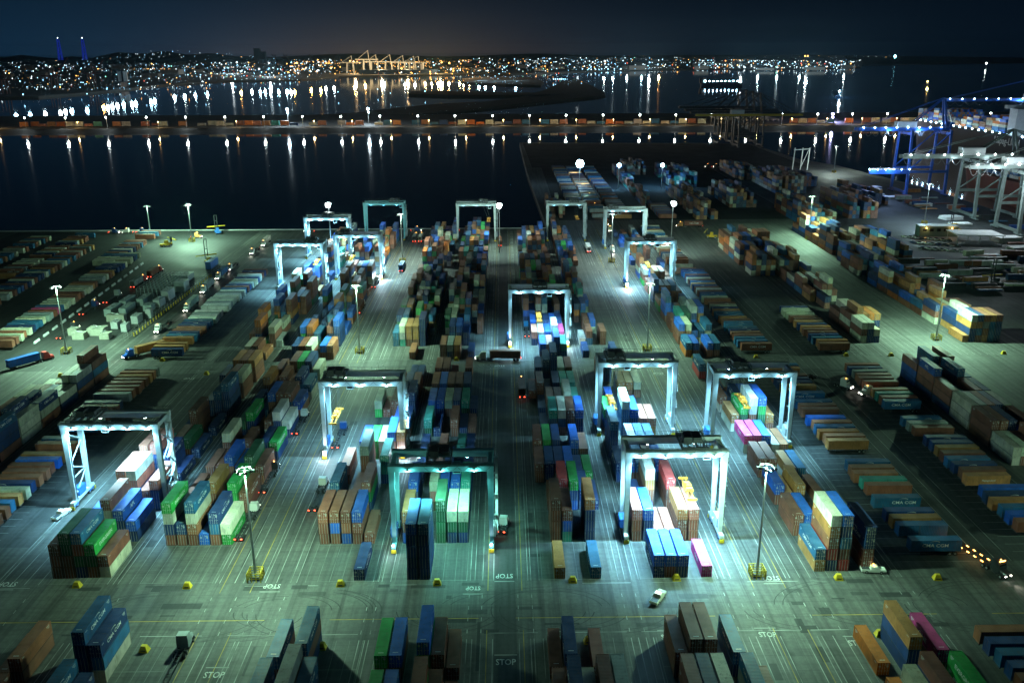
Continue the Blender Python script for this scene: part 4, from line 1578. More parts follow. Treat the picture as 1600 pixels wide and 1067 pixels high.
# near vehicles
x, y = at(291, 1008)
truck(x, y, 0.02, 's', "grey cab truck with empty chassis driving away at lower left", lights=False)
x, y = at(392, 812)
truck(x, y + 4, 0.0, 'W', "white cab truck with empty chassis beside the second block", yardtruck=True, beacon=False)
x, y = at(505, 760)
truck(x, y, 0.0, 'W', "white cab truck with empty chassis in front of third block lane", yardtruck=True, beacon=False)
x, y = at(537, 672)
truck(x, y, 0.0, 'b', "dark truck with chassis waiting below the white crane at left centre", yardtruck=True, beacon=False)
x, y = at(476, 652)
truck(x, y, 0.0, 'W', "white cab truck with chassis in the lane right of second block", yardtruck=True, beacon=False)
x, y = at(430, 735)
truck(x, y, 0.0, 'k', "dark truck and chassis with amber lamps behind second block", yardtruck=True)
x, y = at(787, 822)
truck(x, y, -0.15, 'W', "white tractor without trailer beside the teal crane's right leg", chassis=False, yardtruck=True, beacon=False)
x, y = at(1562, 898)
tk = truck(x, y, math.pi + .32, 'k', "dark truck with glowing headlights and added amber light-trail strips at the right edge", beams=900)
for k in range(6):  # added amber glowing strips imitate the moving truck's light trail
    for sx in (-1, 1):
        obj("light_trail", MB().box(-.07, .07, -.35, .35, 0, .14).mesh("light_trail", M_LAMPA), tk, (sx * 1.0, -4.5 - k * 2.1, 1.28))
for k in range(3):
    obj("light_trail", MB().box(-.22, .22, -.1, .1, 0, .2).mesh("light_trail", M_LAMPA), tk, (-.6 + .6 * k, .1, 3.62))
x, y = at(95, 868)
truck(x + 1, y + 16, 0.0, 'k', "truck with red tail lights beside the leftmost block", trailer_code=None)
x, y = at(815, 606)
truck(x, y + 4, 0.0, 'k', "dark truck with red tail lights in the fifth block lane", yardtruck=True, trailer_code='r')
x, y = at(752, 563)
truck(x, y, HP, 'w', "truck hauling a dark container across the central road", trailer_code='r', beacon=False)
x, y = at(822, 512)
truck(x, y, 0.0, 'c', "blue truck with chassis under the middle white crane", yardtruck=True, beacon=False)
x, y = at(781, 380)
truck(x, y + 3, 0.0, 'P', "red truck with glowing tail lights on the far central road", trailer_code='r')
x, y = at(1272, 592)
xx, yy = at(1322, 607)
truck(xx, yy, dir_between((x, y), (xx, yy)), 'W', "white truck with headlights leaving the outer right trailers", beams=1500)
x, y = at(1352, 618)
truck(x, y, HP + .25, 'W', "white tractor with headlights at the head of the outer right trailer row", trailer_code=None, chassis=False)
pick(1364, 893, -HP - .1, 'W', "white pickup truck with amber light before the rightmost block")
pick(97, 806, -0.25, 'W', "white pickup truck beside the left crane leg")
pick(1028, 936, -0.55, 'w', "cream pickup driving on the foreground cross road")
x, y = at(590, 440)
truck(x, y, 0.0, 'W', "truck with chassis stopped at the bright foot lamp, left centre", yardtruck=True)
x, y = at(567, 478)
truck(x, y, 0.0, 'W', "white truck with amber lamps in left centre lane", yardtruck=True, trailer_code='r')
x, y = at(631, 416)
truck(x, y, 0.0, 'b', "truck hauling a steel blue container past the far left mast", trailer_code='c', yardtruck=True)
for i, (px, py) in enumerate([(648, 378), (657, 378)]):
    x, y = at(px, py)
    truck(x, y + 12, 0.0, 'W', ["left", "right"][i] + " of two trucks with red lights near the far dock", trailer_code='w' if i else 's')
x, y = at(919, 393)
truck(x, y + 10, 0.0, 'W', "truck hauling a white container in the far sixth block lane", trailer_code='W', yardtruck=True)
x, y = at(957, 394)
truck(x, y, math.pi, 'W', "truck with bright headlights coming down the far right lane", beams=2500)
# queue of trucks on the left, amber lamps
qp = [(247, 520), (292, 487), (318, 458), (341, 437), (359, 423), (394, 398), (412, 385)]
codes = [None, 's', 's', 'c', None, None, 'w']
for i, (px, py) in enumerate(qp):
    x, y = at(px, py)
    truck(x, y, math.pi + .02, 'W', "%s truck with amber lamps queueing left of the silver trailers" % ORD[i], trailer_code=codes[i], beams=500)
x, y = at(201, 560)
truck(x, y, math.pi - .75, 'B', "blue truck hauling a tan container out of the left compound", trailer_code='n', beams=1500)
for i, (px, py, c, tcd, lab) in enumerate([(150, 480, 'b', None, "dark truck with red lamps on the left road"), (185, 463, 's', None, "grey truck with empty chassis on the left road"),
                                           (225, 440, 'P', 's', "red truck hauling a grey container on the left road"),
                                           (250, 425, 'P', 'r', "truck hauling a brown container on the left road"),
                                           (118, 515, 'k', None, "black truck beside the left road")]):
    x, y = at(px, py)
    truck(x, y, 0.0, c, lab, trailer_code=tcd, beacon=i != 1)
x, y = at(75, 562)
truck(x, y, -HP * .4, 'P', "red truck hauling a blue container in the left yard", trailer_code='B', lights=False)
x, y = at(1062, 355)
truck(x, y, HP, 'n', "truck hauling a long rust container past the far right crane", trailer_code='r')
# crowded truck queue on the far pier
rq = random.Random(4)
pts = [(893, 268), (897, 276), (901, 284), (908, 282), (905, 290), (912, 294), (908, 300), (917, 303), (921, 309), (916, 312), (924, 318), (929, 325), (934, 333), (939, 341),
       (948, 352), (953, 362)]
for i, (px, py) in enumerate(pts):
    x, y = at(px, py)
    truck(x, y, math.pi + rq.uniform(-.15, .15), rq.choice("Wnow"), "%s truck from the back in the glowing far queue" % ORD[i], chassis=False, trailer_code=None)
    if i % 4 == 1:
        lamp("queue_glow", (x, y - 3, 2.5), 2600, (1, .62, .25), .3)
# orange lit vehicles along the dock
for i, (px, py) in enumerate([(192, 360), (208, 360), (232, 361), (484, 360), (655, 358), (708, 358), (310, 372), (1118, 262), (1175, 266), (1222, 272), (1231, 276), (1105, 262)]):
    x, y = at(px, py)
    y = min(y, 600) if px < 800 else y
    truck(x, y, HP if i % 2 else -HP, rq.choice("Wnbk"), "%s small truck with amber lamps along the far edge" % ORD[i], chassis=False)

# ------------------------------------------------------------------ electrical compound on the left
for i in range(34):
    y = 369 + i * 3.25
    thing("bollard", "yellow steel bollard, %s from the front of the compound fence" % ordinal(i), "bollard", (-159.3, y, 0), 0, "yellow bollards along the compound",
          MB().tube((0, 0, 0), (0, 0, 1.5), .22, 8).ball((0, 0, 1.5), .22, .6).mesh("bollard", M_YELLOW))
rb = random.Random(8)
cab = [(-176, 372, 7, 5, 3.2, 'c'), (-170, 366, 4, 4, 2.6, 'c'), (-181, 366, 5, 4, 2.8, 'c'), (-166, 377, 2.5, 4, 3.4, 'w'), (-172, 382, 3, 5, 3.0, 'w'), (-186, 372, 4, 4, 3, 'c'),
       (-176, 392, 8, 3, 3.2, 'c'), (-166, 390, 3, 6, 3.6, 'w'), (-163, 397, 2.5, 3, 4.4, 'w'), (-183, 405, 3.2, 12, 3.4, 'g'), (-177, 407, 3.2, 12, 3.2, 'g'),
       (-182, 420, 3.2, 12, 3.3, 'g'), (-175, 423, 3.2, 12, 3.3, 'g'), (-168, 410, 4, 5, 3.0, 'g'), (-166, 418, 3, 8, 3.6, 'w'), (-166, 430, 3.5, 9, 5.0, 'w'),
       (-165, 447, 5, 8, 5.0, 'g'), (-172, 470, 8, 10, 3.2, 'g'), (-166, 500, 3, 14, 4.0, 'b')]
for i, (x, y, w, d, h, c) in enumerate(cab):
    root = thing("electrical_cabinet", "%s electrical cabinet, %s from the front of the left compound" % ({'c': "cream", 'w': "white", 'g': "grey green", 'b': "blue"}[c], ordinal(i)),
                 "cabinet", (x, y, 0), 0, "electrical cabinets in the compound")
    m = {'c': M_CREAM, 'w': mat("cabinet_white", (0.36, 0.38, 0.38), .6, noise=.15), 'g': M_CABGREY, 'b': M_BLUEBOX}[c]
    MB().box(-w / 2, w / 2, -d / 2, d / 2, .15, h).build("housing", m, root)
    MB().box(-w / 2 - .12, w / 2 + .12, -d / 2 - .12, d / 2 + .12, h + .002, h + .14).build("roof", m, root)
    vents = MB()
    n = max(1, int(w / 1.6))
    for k in range(n):
        xx = -w / 2 + w * (k + .5) / n
        vents.box(xx - .5, xx + .5, -d / 2 - .05, -d / 2 - .003, .4, h - .5)
    vents.build("door", m, root)
    hv = MB()
    for k in range(3):
        hv.tube((rb.uniform(-w / 3, w / 3), rb.uniform(-d / 3, d / 3), h + .14), (rb.uniform(-w / 3, w / 3), rb.uniform(-d / 3, d / 3), h + .9), .16, 6)
    hv.build("insulator", M_STEEL, root)
fr = thing("substation_frame", "dark lattice of pipes and switchgear behind the grey cabinets", "substation", (-176, 452, 0))
m = MB()
for i in range(8):
    for j in range(9):
        x, y = -7 + i * 2, -18 + j * 4.4
        m.tube((x, y, 0), (x, y, 4.6), .09, 5)
        if i < 7:
            m.beam((x, y, 4.5), (x + 2, y, 4.5), .1)
            m.beam((x, y, 3.0), (x + 2, y, 3.0), .08)
        if j < 8:
            m.beam((x, y, 4.5), (x, y + 4.4, 4.5), .1)
m.build("lattice", M_CABGREY, fr)
fe = thing("compound_fence", "wire fence with pale top rail along the left electrical compound", "fence", (-160.6, 362, 0))
m = MB()
for i in range(36):
    m.tube((0, i * 4.0, 0), (0, i * 4.0, 2.6), .06, 5)
m.build("posts", M_STEEL, fe)
m = MB()
for z in (.3, 1.3, 2.5):
    m.beam((0, 0, z), (0, 140, z), .06)
m.build("rail", M_STEEL, fe)
# concrete barriers along the left road
for i in range(16):
    x, y = -197.5 - i * .72, 362 + i * 9.6
    thing("road_barrier", "white concrete barrier, %s from the front along the left road" % ORD[i], "barrier", (x, y, 0), .07, "barriers along the left road",
          MB().hull([(-.35, -2.6), (.35, -2.6), (.35, 2.6), (-.35, 2.6)], 0, [(-.12, -2.6), (.12, -2.6), (.12, 2.6), (-.12, 2.6)], .95).mesh("road_barrier", M_ROOF))
# small lift trucks
def handler(px, py, rotz, m, label, h=11.0):
    x, y = at(px, py)
    root = thing("container_handler", label, "lift truck", (x, y, 0), rotz)
    MB().box(-1.6, 1.6, -4.2, 2.2, .9, 2.0).build("chassis", m, root)
    MB().box(-.9, .9, -1.6, .3, 2.0, 3.9).build("cab", m, root)
    ms = MB()
    for s in (-1, 1):
        ms.box(s * .8 - .18, s * .8 + .18, 2.4, 2.8, .4, h)
    for z in (2, 5, 8, h - .3):
        ms.box(-.6, .6, 2.45, 2.75, z, z + .3)
    ms.build("mast", M_DKMETAL, root)
    MB().box(-6, 6, 2.9, 3.4, 4.2, 4.8).build("spreader", M_YELLOW, root)
    for wx, wy in ((-1.5, 1.4), (1.5, 1.4), (-1.4, -3.2), (1.4, -3.2)):
        w = obj("wheel", BWH, root, (wx, wy, .8))
        obj("rim", BRIM, w)
    return root


handler(326, 412, .6, M_YELLOW, "yellow lift truck with tall black mast left of the truck queue", 14)
handler(1490, 362, .4, M_YELLOW, "yellow container handler beside the right wharf canopy")
handler(1555, 445, .2, M_DKMETAL, "dark container handler with white lamp at the right edge", 13)
handler(340, 365, .5, M_BLUEBOX, "blue lift truck by the dock at the left", 12)
handler(262, 385, -.8, M_YELLOW, "yellow straddle lift beside the left trailers", 6)
handler(1110, 372, 1.2, M_YELLOW, "low yellow lift truck beside the far right stacks", 5)

# ------------------------------------------------------------------ ship-to-shore cranes on the right quay
def sts(xl, xw, ya, yb, zg, xb, xe, za, paint, label, portal=14.0, ext=None, lamps=7, house=True, lampm=M_LAMPW, boom_up=None, lightpow=6000,
        lcol=(.75, .95, 1), gird=None, sub=1.0):
    """landside x, waterside x, two leg frames ya/yb, girder height, backreach end, boom tip, apex height"""
    gird = gird or paint
    root = thing("quay_crane", label, "crane", (xl, (ya + yb) / 2, 0), 0, "ship to shore cranes on the right quay")
    L, W = 0.0, xw - xl
    hy = (yb - ya) / 2
    w = 1.9 * sub
    for x in (L, W):
        for s in (-1, 1):
            MB().beam((x, s * hy, 1.8), (x, s * hy * .82, zg + 1), w, w * 1.15, w * .85, w).build("leg", paint, root)
            bo = MB()
            bo.box(x - .9, x + .9, s * hy - 5, s * hy + 5, .9, 1.7)
            bo.build("bogie", paint, root)
            for q in (-3.6, -1.2, 1.2, 3.6):
                obj("wheel", BWH, root, (x, s * hy + q, .8))
        MB().box(x - w * .4, x + w * .4, -hy - 1, hy + 1, 2.0, 3.8).build("sill_beam", paint, root)
        MB().box(x - w * .35, x + w * .35, -hy * .9, hy * .9, zg - 3, zg - 1).build("cross_beam", paint, root)
    for s in (-1, 1):
        MB().box(L + w * .6, W - w * .6, s * hy - .7, s * hy + .7, portal - .9, portal + .9).build("portal_beam", paint, root)
        MB().beam((L, s * hy * .95, portal + 1), (W, s * hy * .85, zg - 1), .8).build("diagonal_brace", paint, root)
    if ext:
        MB().box(L - ext, L - w * .6, -hy - 1.2, -hy + 1.2, portal - 1.6, portal + 1.6).build("service_platform", paint, root)
        pr = MB()
        pr.rail((L - ext, -hy - 1.3, portal + 1.6), (L, -hy - 1.3, portal + 1.6), 1.4, 14, .06)
        pr.build("railing", M_ROOF, root)
        for k in range(6):
            f = obj("floodlight", MB().ball((0, 0, 0), .55 * sub).mesh("floodlight", lampm), root, (L - ext + ext * k / 5.0, -hy - 1.5, portal + 2.2))
        lamp("platform_light", (L - ext * .5, -hy - 3.5, portal + 4), lightpow, lcol, .5, root)
        lamp("platform_light", (L - ext * .9, -hy - 3.5, portal + 4), lightpow, lcol, .5, root)
    for s in (-1, 1):
        MB().box(xb - xl, W + 2, s * 3.2 - .6, s * 3.2 + .6, zg, zg + 2.4).build("girder", gird, root)
        if boom_up:
            MB().beam((W + 2, s * 3.2, zg + 1.2), (W + 2 + (xe - xw) * math.cos(boom_up), s * 3.2, zg + 1.2 + (xe - xw) * math.sin(boom_up)), 1.2, 2.2).build("boom", gird, root)
        else:
            MB().box(W + 2.05, xe - xl, s * 3.2 - .6, s * 3.2 + .6, zg, zg + 2.2).build("boom", gird, root)
        MB().beam((W, s * 3.2, zg + 2.4), (W - 4, s * 1.2, za), 1.3 * sub).build("apex_leg", paint, root)
        MB().beam((L, s * 3.2, zg + 2.4), (W - 4, s * 1.2, za), .8 * sub).build("apex_strut", paint, root)
        for fr_ in (0.45, 0.92):
            tip = (W + 2 + (xe - xw) * fr_, s * 3.2, zg + 2.2) if not boom_up else (W + 2 + (xe - xw) * fr_ * math.cos(boom_up), s * 3.2, zg + 2 + (xe - xw) * fr_ * math.sin(boom_up))
            MB().beam((W - 4, s * 1.2, za), tip, .35 * sub).build("forestay", paint, root)
        MB().beam((W - 4, s * 1.2, za), (xb - xl + 3, s * 3.2, zg + 2.4), .35 * sub).build("backstay", paint, root)
    if house:
        MB().box(L - 9, L + 7, -3.8, 3.8, zg + 2.6, zg + 7.4).build("machinery_house", M_ROOF, root)
    wk = MB()
    wk.rail((xb - xl, -3.9, zg + 2.4), (W, -3.9, zg + 2.4), 1.2, 20, .05)
    wk.build("walkway_rail", M_STEEL, root)
    fs = MB()
    n = 12
    for k in range(n):
        x0, x1 = xb - xl + (W - xb + xl) * k / n, xb - xl + (W - xb + xl) * (k + 1) / n
        p = [Vector((x0 + (x1 - x0) * t / 6, -4.6, zg - 4.2 * math.sin(math.pi * t / 6))) for t in range(7)]
        for a, b in zip(p, p[1:]):
            fs.beam(a, b, .28)
    fs.build("festoon_cable", M_DKMETAL, root)
    for k in range(lamps):
        x = xb - xl + 5 + (W - xb + xl - 10) * k / max(1, lamps - 1)
        obj("floodlight", MB().ball((0, 0, 0), .62 * sub).mesh("floodlight", lampm), root, (x, -4.3, zg + 2.8))
    for k in range(2):
        lamp("girder_light", (L + (W - L) * (k * .8 - .5), -5.5, zg - 1.5), lightpow, lcol, .6, root)
    tr = MB()
    tx = L + 8
    tr.box(tx - 3, tx + 3, -3, 3, zg - 1.2, zg - .2)
    tr.box(tx + 3.2, tx + 5.6, -1.4, 1.4, zg - 4, zg - 1.2)
    tr.build("trolley", M_DKMETAL, root)
    return root


sts(335, 366, 631, 661, 42, 284, 430, 62, M_GREY, "grey quay crane nearest but one at the right edge with string of girder lamps", portal=17, lamps=7, lightpow=3600)
sts(335, 366, 573, 602, 42, 302, 430, 62, M_GREY, "grey quay crane nearest the camera at the right edge", portal=17, lamps=7, lightpow=3600)
sts(334, 366, 742, 772, 52, 292, 372, 78, M_BLUE, "blue quay crane with lit low service platform and raised boom", portal=20, ext=33, lamps=8, boom_up=1.1, lightpow=11000,
    lcol=(.4, .6, 1.0), lampm=M_LAMPB)
sts(575, 606, 985, 1015, 62, 478, 640, 92, M_BLUE, "bright blue quay crane behind the docked ship at far right", portal=20, lamps=10, lightpow=18000, lcol=(.45, .65, 1.0),
    lampm=M_LAMPB)
for k, (ya, lab) in enumerate([(1130, "first"), (1180, "second"), (1230, "third"), (1290, "fourth")]):
    sts(292 + k * 4, 322 + k * 4, ya, ya + 26, 38, 240 + k * 3, 372, 66, M_DKMETAL, "dark unlit quay crane with yellow girder, %s of four by the causeway" % lab, portal=14, lamps=0,
        house=k == 0, lightpow=0.01, gird=M_YELLOW if k == 0 else M_DKMETAL)
# small white framed loading gantry on the far point
rg = thing("loading_frame", "small white three-legged frame standing on the far right point", "frame", (299, 915, 0))
for x in (-6, 2, 9):
    MB().beam((x, 0, 0), (x + 1, 0, 22), .9).build("leg", M_ROOF, rg)
MB().beam((-6, 0, 20), (10, 0, 21), .8).build("tie_beam", M_ROOF, rg)
MB().beam((2, 0, 2), (9, 0, 20), .5).build("diagonal_brace", M_ROOF, rg)


# ------------------------------------------------------------------ ships
def ship(x, y, rotz, L, Wd, D, label, hullm, stacks=0, tower_at=.15, rnd=None, cols="rbncwtB", lights=(), tall=20, tiers=(2, 5), mark=None):
    root = thing("cargo_ship", label, "ship", (x, y, -3.0), rotz)
    n = 14
    low, high = [], []
    for k in range(n + 1):
        t = k / n
        b = min(1.0, (1 - t) * 3.2) ** .6 * min(1.0, .55 + t * 4)
        low.append((b * Wd / 2 * .8, -L / 2 + L * t * .97))
        high.append((b * Wd / 2, -L / 2 + L * t))
    m = MB()
    m.hull([(a, c) for a, c in low] + [(-a, c) for a, c in low[::-1]], 0, [(a, c) for a, c in high] + [(-a, c) for a, c in high[::-1]], D)
    m.build("hull", hullm, root)
    ty = -L / 2 + L * tower_at
    MB().box(-Wd * .42, Wd * .42, ty - 7, ty + 7, D, D + tall).build("deckhouse", M_ROOF, root)
    MB().box(-Wd * .55, Wd * .55, ty + 2, ty + 7.2, D + tall + .01, D + tall + 3.4).build("bridge", M_ROOF, root)
    MB().box(-3, 3, ty - 14, ty - 8, D, D + tall + 4).build("funnel", hullm, root)
    if stacks:
        v, f, c = [], [], []
        yy = ty + 16
        while yy < L / 2 - L * .13:
            hh = rnd.randint(*tiers)
            nc = int(Wd * .9 / 2.5)
            for q in range(nc):
                for t in range(max(1, hh - rnd.randint(0, 1))):
                    bb = MB().box(-1.2, 1.2, -6.05, 6.05, .02, 2.55)
                    i = len(v)
                    v += [(a - nc * 1.25 + 1.25 + q * 2.5, b + yy, z + D + 1.5 + t * 2.6) for a, b, z in bb.v]
                    f += [tuple(i + z for z in g) for g in bb.f]
                    cc = jitter(rnd.choice(cols), rnd)
                    c += [cc] * len(bb.f)
            yy += 13.4
        o = mass_object("deck_containers", v, f, c, "x")
        del o["label"]
        del o["category"]
        o.parent = root
    for (lx, ly, lz, mt, r) in lights:
        obj("deck_light", MB().ball((0, 0, 0), r).mesh("deck_light", mt), root, (lx, ly, lz))
    return root


rs = random.Random(12)
M_HULLD = mat("hull_dark", (0.015, 0.02, 0.03), .5, noise=.1)
M_HULLB = mat("hull_navy", (0.01, 0.03, 0.07), .5)
M_HULLR = mat("hull_red", (0.22, 0.05, 0.03), .5)
sh = ship(530, 1010, 0.0, 330, 46, 36, "large dark container ship docked behind the right quay cranes", M_HULLD, 1, .22, rs, "onrcwB", tall=26, tiers=(3, 6),
          lights=[(-23.4, -150 + 14 * k, 37.2, M_LAMPB, .9) for k in range(20)])
t = obj("lettering", text_mesh("Hapag-Lloyd", 9.5, M_LETTER), sh, (-23.3, -95, 30.0))
t.rotation_euler = (HP, 0, -HP)
for k in range(5):
    lamp("deck_floodlight", (498, 880 + 65 * k, 46), 9000, (.6, .8, 1.0), .8)
ship(420, 690, 0.0, 260, 40, 20, "red brown cargo ship alongside the grey quay cranes", M_HULLR, 1, .2, rs, "onrcwb", tall=22, tiers=(1, 3))
x, y = G(1128, 133)
ship(x, y, -HP + .05, 150, 22, 9, "small lit freighter anchored beyond the causeway", M_HULLB, 0, .06, rs, tall=14,
     lights=[(11, -62 + 14 * k, 16, M_LAMPB, 2.2) for k in range(9)])
x, y = G(548, 122)
ship(*G(190, 137), .25, 180, 36, 22, "dark container ship moored at the far left terminal", M_HULLD, 1, .85, rs, "bbkc", tall=30, tiers=(3, 5))
x, y = G(625, 116)
ship(x, y - 60, -HP, 420, 50, 26, "long navy container ship below the lit white far cranes", M_HULLB, 1, .8, rs, "bbccr", tall=30, tiers=(2, 5))


def boat(px, py, label, m, r, pw, col, pz=14):
    x, y = G(px, py)
    root = thing("small_boat", label, "boat", (x, y, -3), .4, "small lit boats on the open water")
    MB().hull([(-2, -9), (2, -9), (2.2, 4), (0, 9), (-2.2, 4)], 0, [(-2.8, -9.5), (2.8, -9.5), (3, 4), (0, 12), (-3, 4)], 3.2).build("hull", M_HULLB, root)
    MB().box(-2, 2, -6, 1, 3.2, 7).build("wheelhouse", M_ROOF, root)
    MB().tube((0, -2, 7), (0, -2, pz), .3, 6).build("mast", M_STEEL, root)
    obj("deck_light", MB().ball((0, 0, 0), r).mesh("deck_light", m), root, (0, -2, pz))
    if pw:
        lamp("boat_light", (0, -4, pz), pw, col, 2.0, root)


boat(1310, 151, "lit work boat casting a long white reflection beyond the causeway", M_LAMPB, 2.6, 900000, (.7, .9, 1.0), 16)
boat(1398, 92, "bright cyan lit vessel near the horizon", mat("lamp_cyan", (.5, .9, 1), emit=((.25, .85, 1.0), 30)), 22, 0, None, 30)
boat(1540, 105, "small white lit vessel near the right horizon", M_LAMPW, 6, 0, None, 26)
boat(1448, 132, "small amber lit boat right of the work boat", M_LAMPS, 2.6, 60000, (1, .7, .2), 12)

# ------------------------------------------------------------------ causeway with wagons and lamps
cw = sheet("causeway", [(-1600, 1462), (560, 1452), (1500, 1440), (1500, 1740), (560, 1752), (-1600, 1775)], 2.0, M_QUAYDARK, 6.0)
structure(MB().hull([(-1600, 1440), (1500, 1418), (1500, 1439), (-1600, 1461)], -4, [(-1600, 1458), (1500, 1436), (1500, 1439), (-1600, 1461)], 1.9).build("rock_slope", M_QUAYDARK))
structure(MB().box(-1600, 1500, 1468, 1482, 2.004, 2.02).build("causeway_road", M_QUAYDARK))
rw = random.Random(31)
x, i = -780.0, 0
WAGON = {}
while x < 905:
    gap = 15.0
    if x < 330 or x > 470:
        code = rw.choice("oooRrnnwwstcb" if x < 0 else "oRrRwsscbw")
        hgt = 2 if rw.random() < .7 else 1
        me = WAGON.get(hgt)
        if me is None:
            m = MB()
            m.box(-6.9, 6.9, -1.2, 1.2, .5, 1.0)
            for t in range(hgt):
                m.box(-6.1, 6.1, -1.22, 1.22, 1.05 + t * 2.9, 3.9 + t * 2.9)
            for sx in (-5, 5):
                m.box(sx - 1.2, sx + 1.2, -1, 1, 0, .5)
            WAGON[hgt] = me = m.mesh("container_wagon", M_PAINT)
        o = thing("container_wagon", "%s container wagon on the causeway, %s from the left" % (PAL[code][1], ordinal(i)), "rail wagon", (x, 1502 - x * .004 + rw.choice((0, 0, 6)), 2.0), 0,
                  "container wagons on the causeway", me)
        o.color = (*jitter(code, rw), 1)
        o.scale = (1.05, 1.2, 1.1)
        i += 1
        if rw.random() < .12:
            x += 16
    x += gap
# stacked cream boxes on the causeway
v, f, c = [], [], []
for k in range(12):
    for q in range(6):
        for t in range(max(1, 6 - abs(k - 4) // 1 if k > 4 else 6)):
            if (k + t) % 2 == 0 or True:
                bb = MB().box(-1.2, 1.2, -6, 6, 0, 2.6)
                ii = len(v)
                v += [(a + 372 + k * 8.6 + (t % 2) * 4.3, b + 1560 + q * 14, z + 2.05 + t * 2.7) for a, b, z in bb.v]
                f += [tuple(ii + z for z in g) for g in bb.f]
                c += [jitter('w', rw)] * len(bb.f)
mass_object("causeway_boxes", v, f, c, "cream boxes stacked in rows on the causeway beside dark cranes")
lx = [15, 71, 130, 189, 248, 306, 364, 422, 480, 538, 597, 655, 712, 770, 827, 884, 942, 1000, 1057, 1114, 1171, 1228, 1285, 1342, 1399, 1455, 1512, 1570]
LPOST = MB().tube((0, 0, 0), (0, 0, 15.6), .3, 6, .18).mesh("pole", M_STEEL)
LHEAD = MB().ball((0, -.6, 16), 1.45).mesh("lamp_head", M_LAMPW)
for i, px in enumerate(lx):
    x, y = G(px, 182, 16)
    root = thing("causeway_lamp", "lit lamp post on the causeway, %s from the left" % ordinal(i), "lamp post", (x, 1472, 2.0), 0, "lamp posts on the causeway")
    obj("pole", LPOST, root)
    obj("lamp_head", LHEAD, root)
    lamp("causeway_light", (0, -3.0, 14.6), 22000, (.82, .97, 1.0), 1.2, root, 'SPOT', 118, .35, (0, -1, -.05))
    lamp("causeway_spill", (0, 0, 14.0), 5000, (1, .85, .6), .8, root)
    if i % 2 == 0 or i > 8:
        # a smaller sodium lamp lower on the road side
        r2 = thing("sodium_lamp", "low amber street lamp on the causeway edge, %s from the left" % ordinal(i), "lamp post", (x + 17, 1474, 2.0), 0, "amber lamps on the causeway")
        MB().tube((0, 0, 0), (0, 0, 9), .2, 6).build("pole", M_STEEL, r2)
        obj("lamp_head", MB().ball((0, 0, 9.1), .55).mesh("lamp_head", M_LAMPS), r2)
        lamp("sodium_light", (0, -1.0, 8.6), 14000, (1, .62, .22), .8, r2)
for i, (px, py, lab) in enumerate([(449, 174, "glaring double lamp on the causeway left of centre"), (575, 172, "glaring double lamp on the causeway at centre"), (1300, 188, "violet lamp on the right causeway")]):
    x, y = G(px, py, 22)
    root = thing("tall_lamp", lab, "lamp post", (x * 1530 / y, 1530, 2.0))
    MB().tube((0, 0, 0), (0, 0, 24 if i < 2 else 12), .35, 6).build("pole", M_STEEL, root)
    hz = 24 if i < 2 else 12
    f = MB()
    f.ball((0, -1, hz), 2.2)
    f.ball((.8, -1, hz - 5.5), 1.5)
    f.build("lamp_head", M_LAMPB if i < 2 else mat("lamp_violet", (.6, .6, 1), emit=((.6, .6, 1.0), 40)), root)
    lamp("tall_light", (0, -3, hz - 1), 220000, (.75, .92, 1) if i < 2 else (.5, .5, 1), 1.6, root)

# ------------------------------------------------------------------ spit of land and far shores
spit = [(470, 183), (560, 177), (620, 170), (690, 163), (760, 160), (810, 153), (850, 142), (880, 128), (900, 124), (925, 135), (945, 146), (946, 149), (930, 152), (870, 158),
        (800, 165), (720, 173), (640, 181), (560, 187), (470, 190)]
sheet("land_spit", [G(*q) for q in spit][::-1], 1.5, M_LAND, 5)
sheet("breakwater", [G(*q) for q in [(638, 144), (700, 144), (860, 147), (860, 150), (700, 150), (638, 148)]][::-1], 2.5, M_LAND, 6)
sheet("mid_island", [G(*q) for q in [(722, 124), (760, 121), (830, 122), (850, 128), (845, 134), (790, 133), (722, 129)]][::-1], 2.0, M_LAND, 5)
shore = [(-20, 153), (60, 152), (110, 148), (180, 142), (240, 135), (300, 130), (360, 127), (420, 126), (470, 125), (530, 120), (600, 118), (680, 117), (740, 117), (800, 117), (870, 114),
         (950, 111), (1050, 109), (1130, 108), (1250, 108), (1345, 106), (1347, 102)]
far = [G(*q) for q in shore] + [(7000, 9500), (7000, 22000), (-16000, 22000), (-16000, 3000)]
sheet("far_shore", far[::-1], 2.0, M_LAND, 6)
hills = MB()
rh = random.Random(3)
for base_y, amp, x0, x1 in ((11000, 150, -9000, -2200), (15000, 120, -12000, 5000)):
    n = 60
    i0 = len(hills.v)
    for k in range(n + 1):
        x = x0 + (x1 - x0) * k / n
        t = k / n
        env = math.sin(math.pi * min(1, max(0, t))) ** .6
        h = env * amp * (.45 + .55 * math.exp(-((x + 3600) / 900.0) ** 2) + .12 * math.sin(k * 1.3) + .1 * math.sin(k * .47 + 1)) if base_y < 12000 else env * amp * (.5 + .2 * math.sin(k * .6))
        hills.v += [(x, base_y - 900, 1.0), (x, base_y, h + 2), (x, base_y + 1400, 1.0)]
    for k in range(n):
        a = i0 + 3 * k
        hills.f += [(a, a + 3, a + 4, a + 1), (a + 1, a + 4, a + 5, a + 2)]
structure(hills.build("hills", M_LAND))

# lights of the far city: far too many to count
CITY = {k: MB() for k in ("white", "blue", "sodium", "red", "green")}
rcty = random.Random(99)


def city_light(px, py, z, r, kind):
    x, y = G(px, py, z)
    if y < 900 or y > 19000:
        return
    CITY[kind].ball((x, y, z), (1.0 + 0.7 * (rcty.random() ** 6)) * r * y / 4000.0)


def pickk(w):
    return rcty.choices(("white", "blue", "sodium", "red", "green"), w)[0]


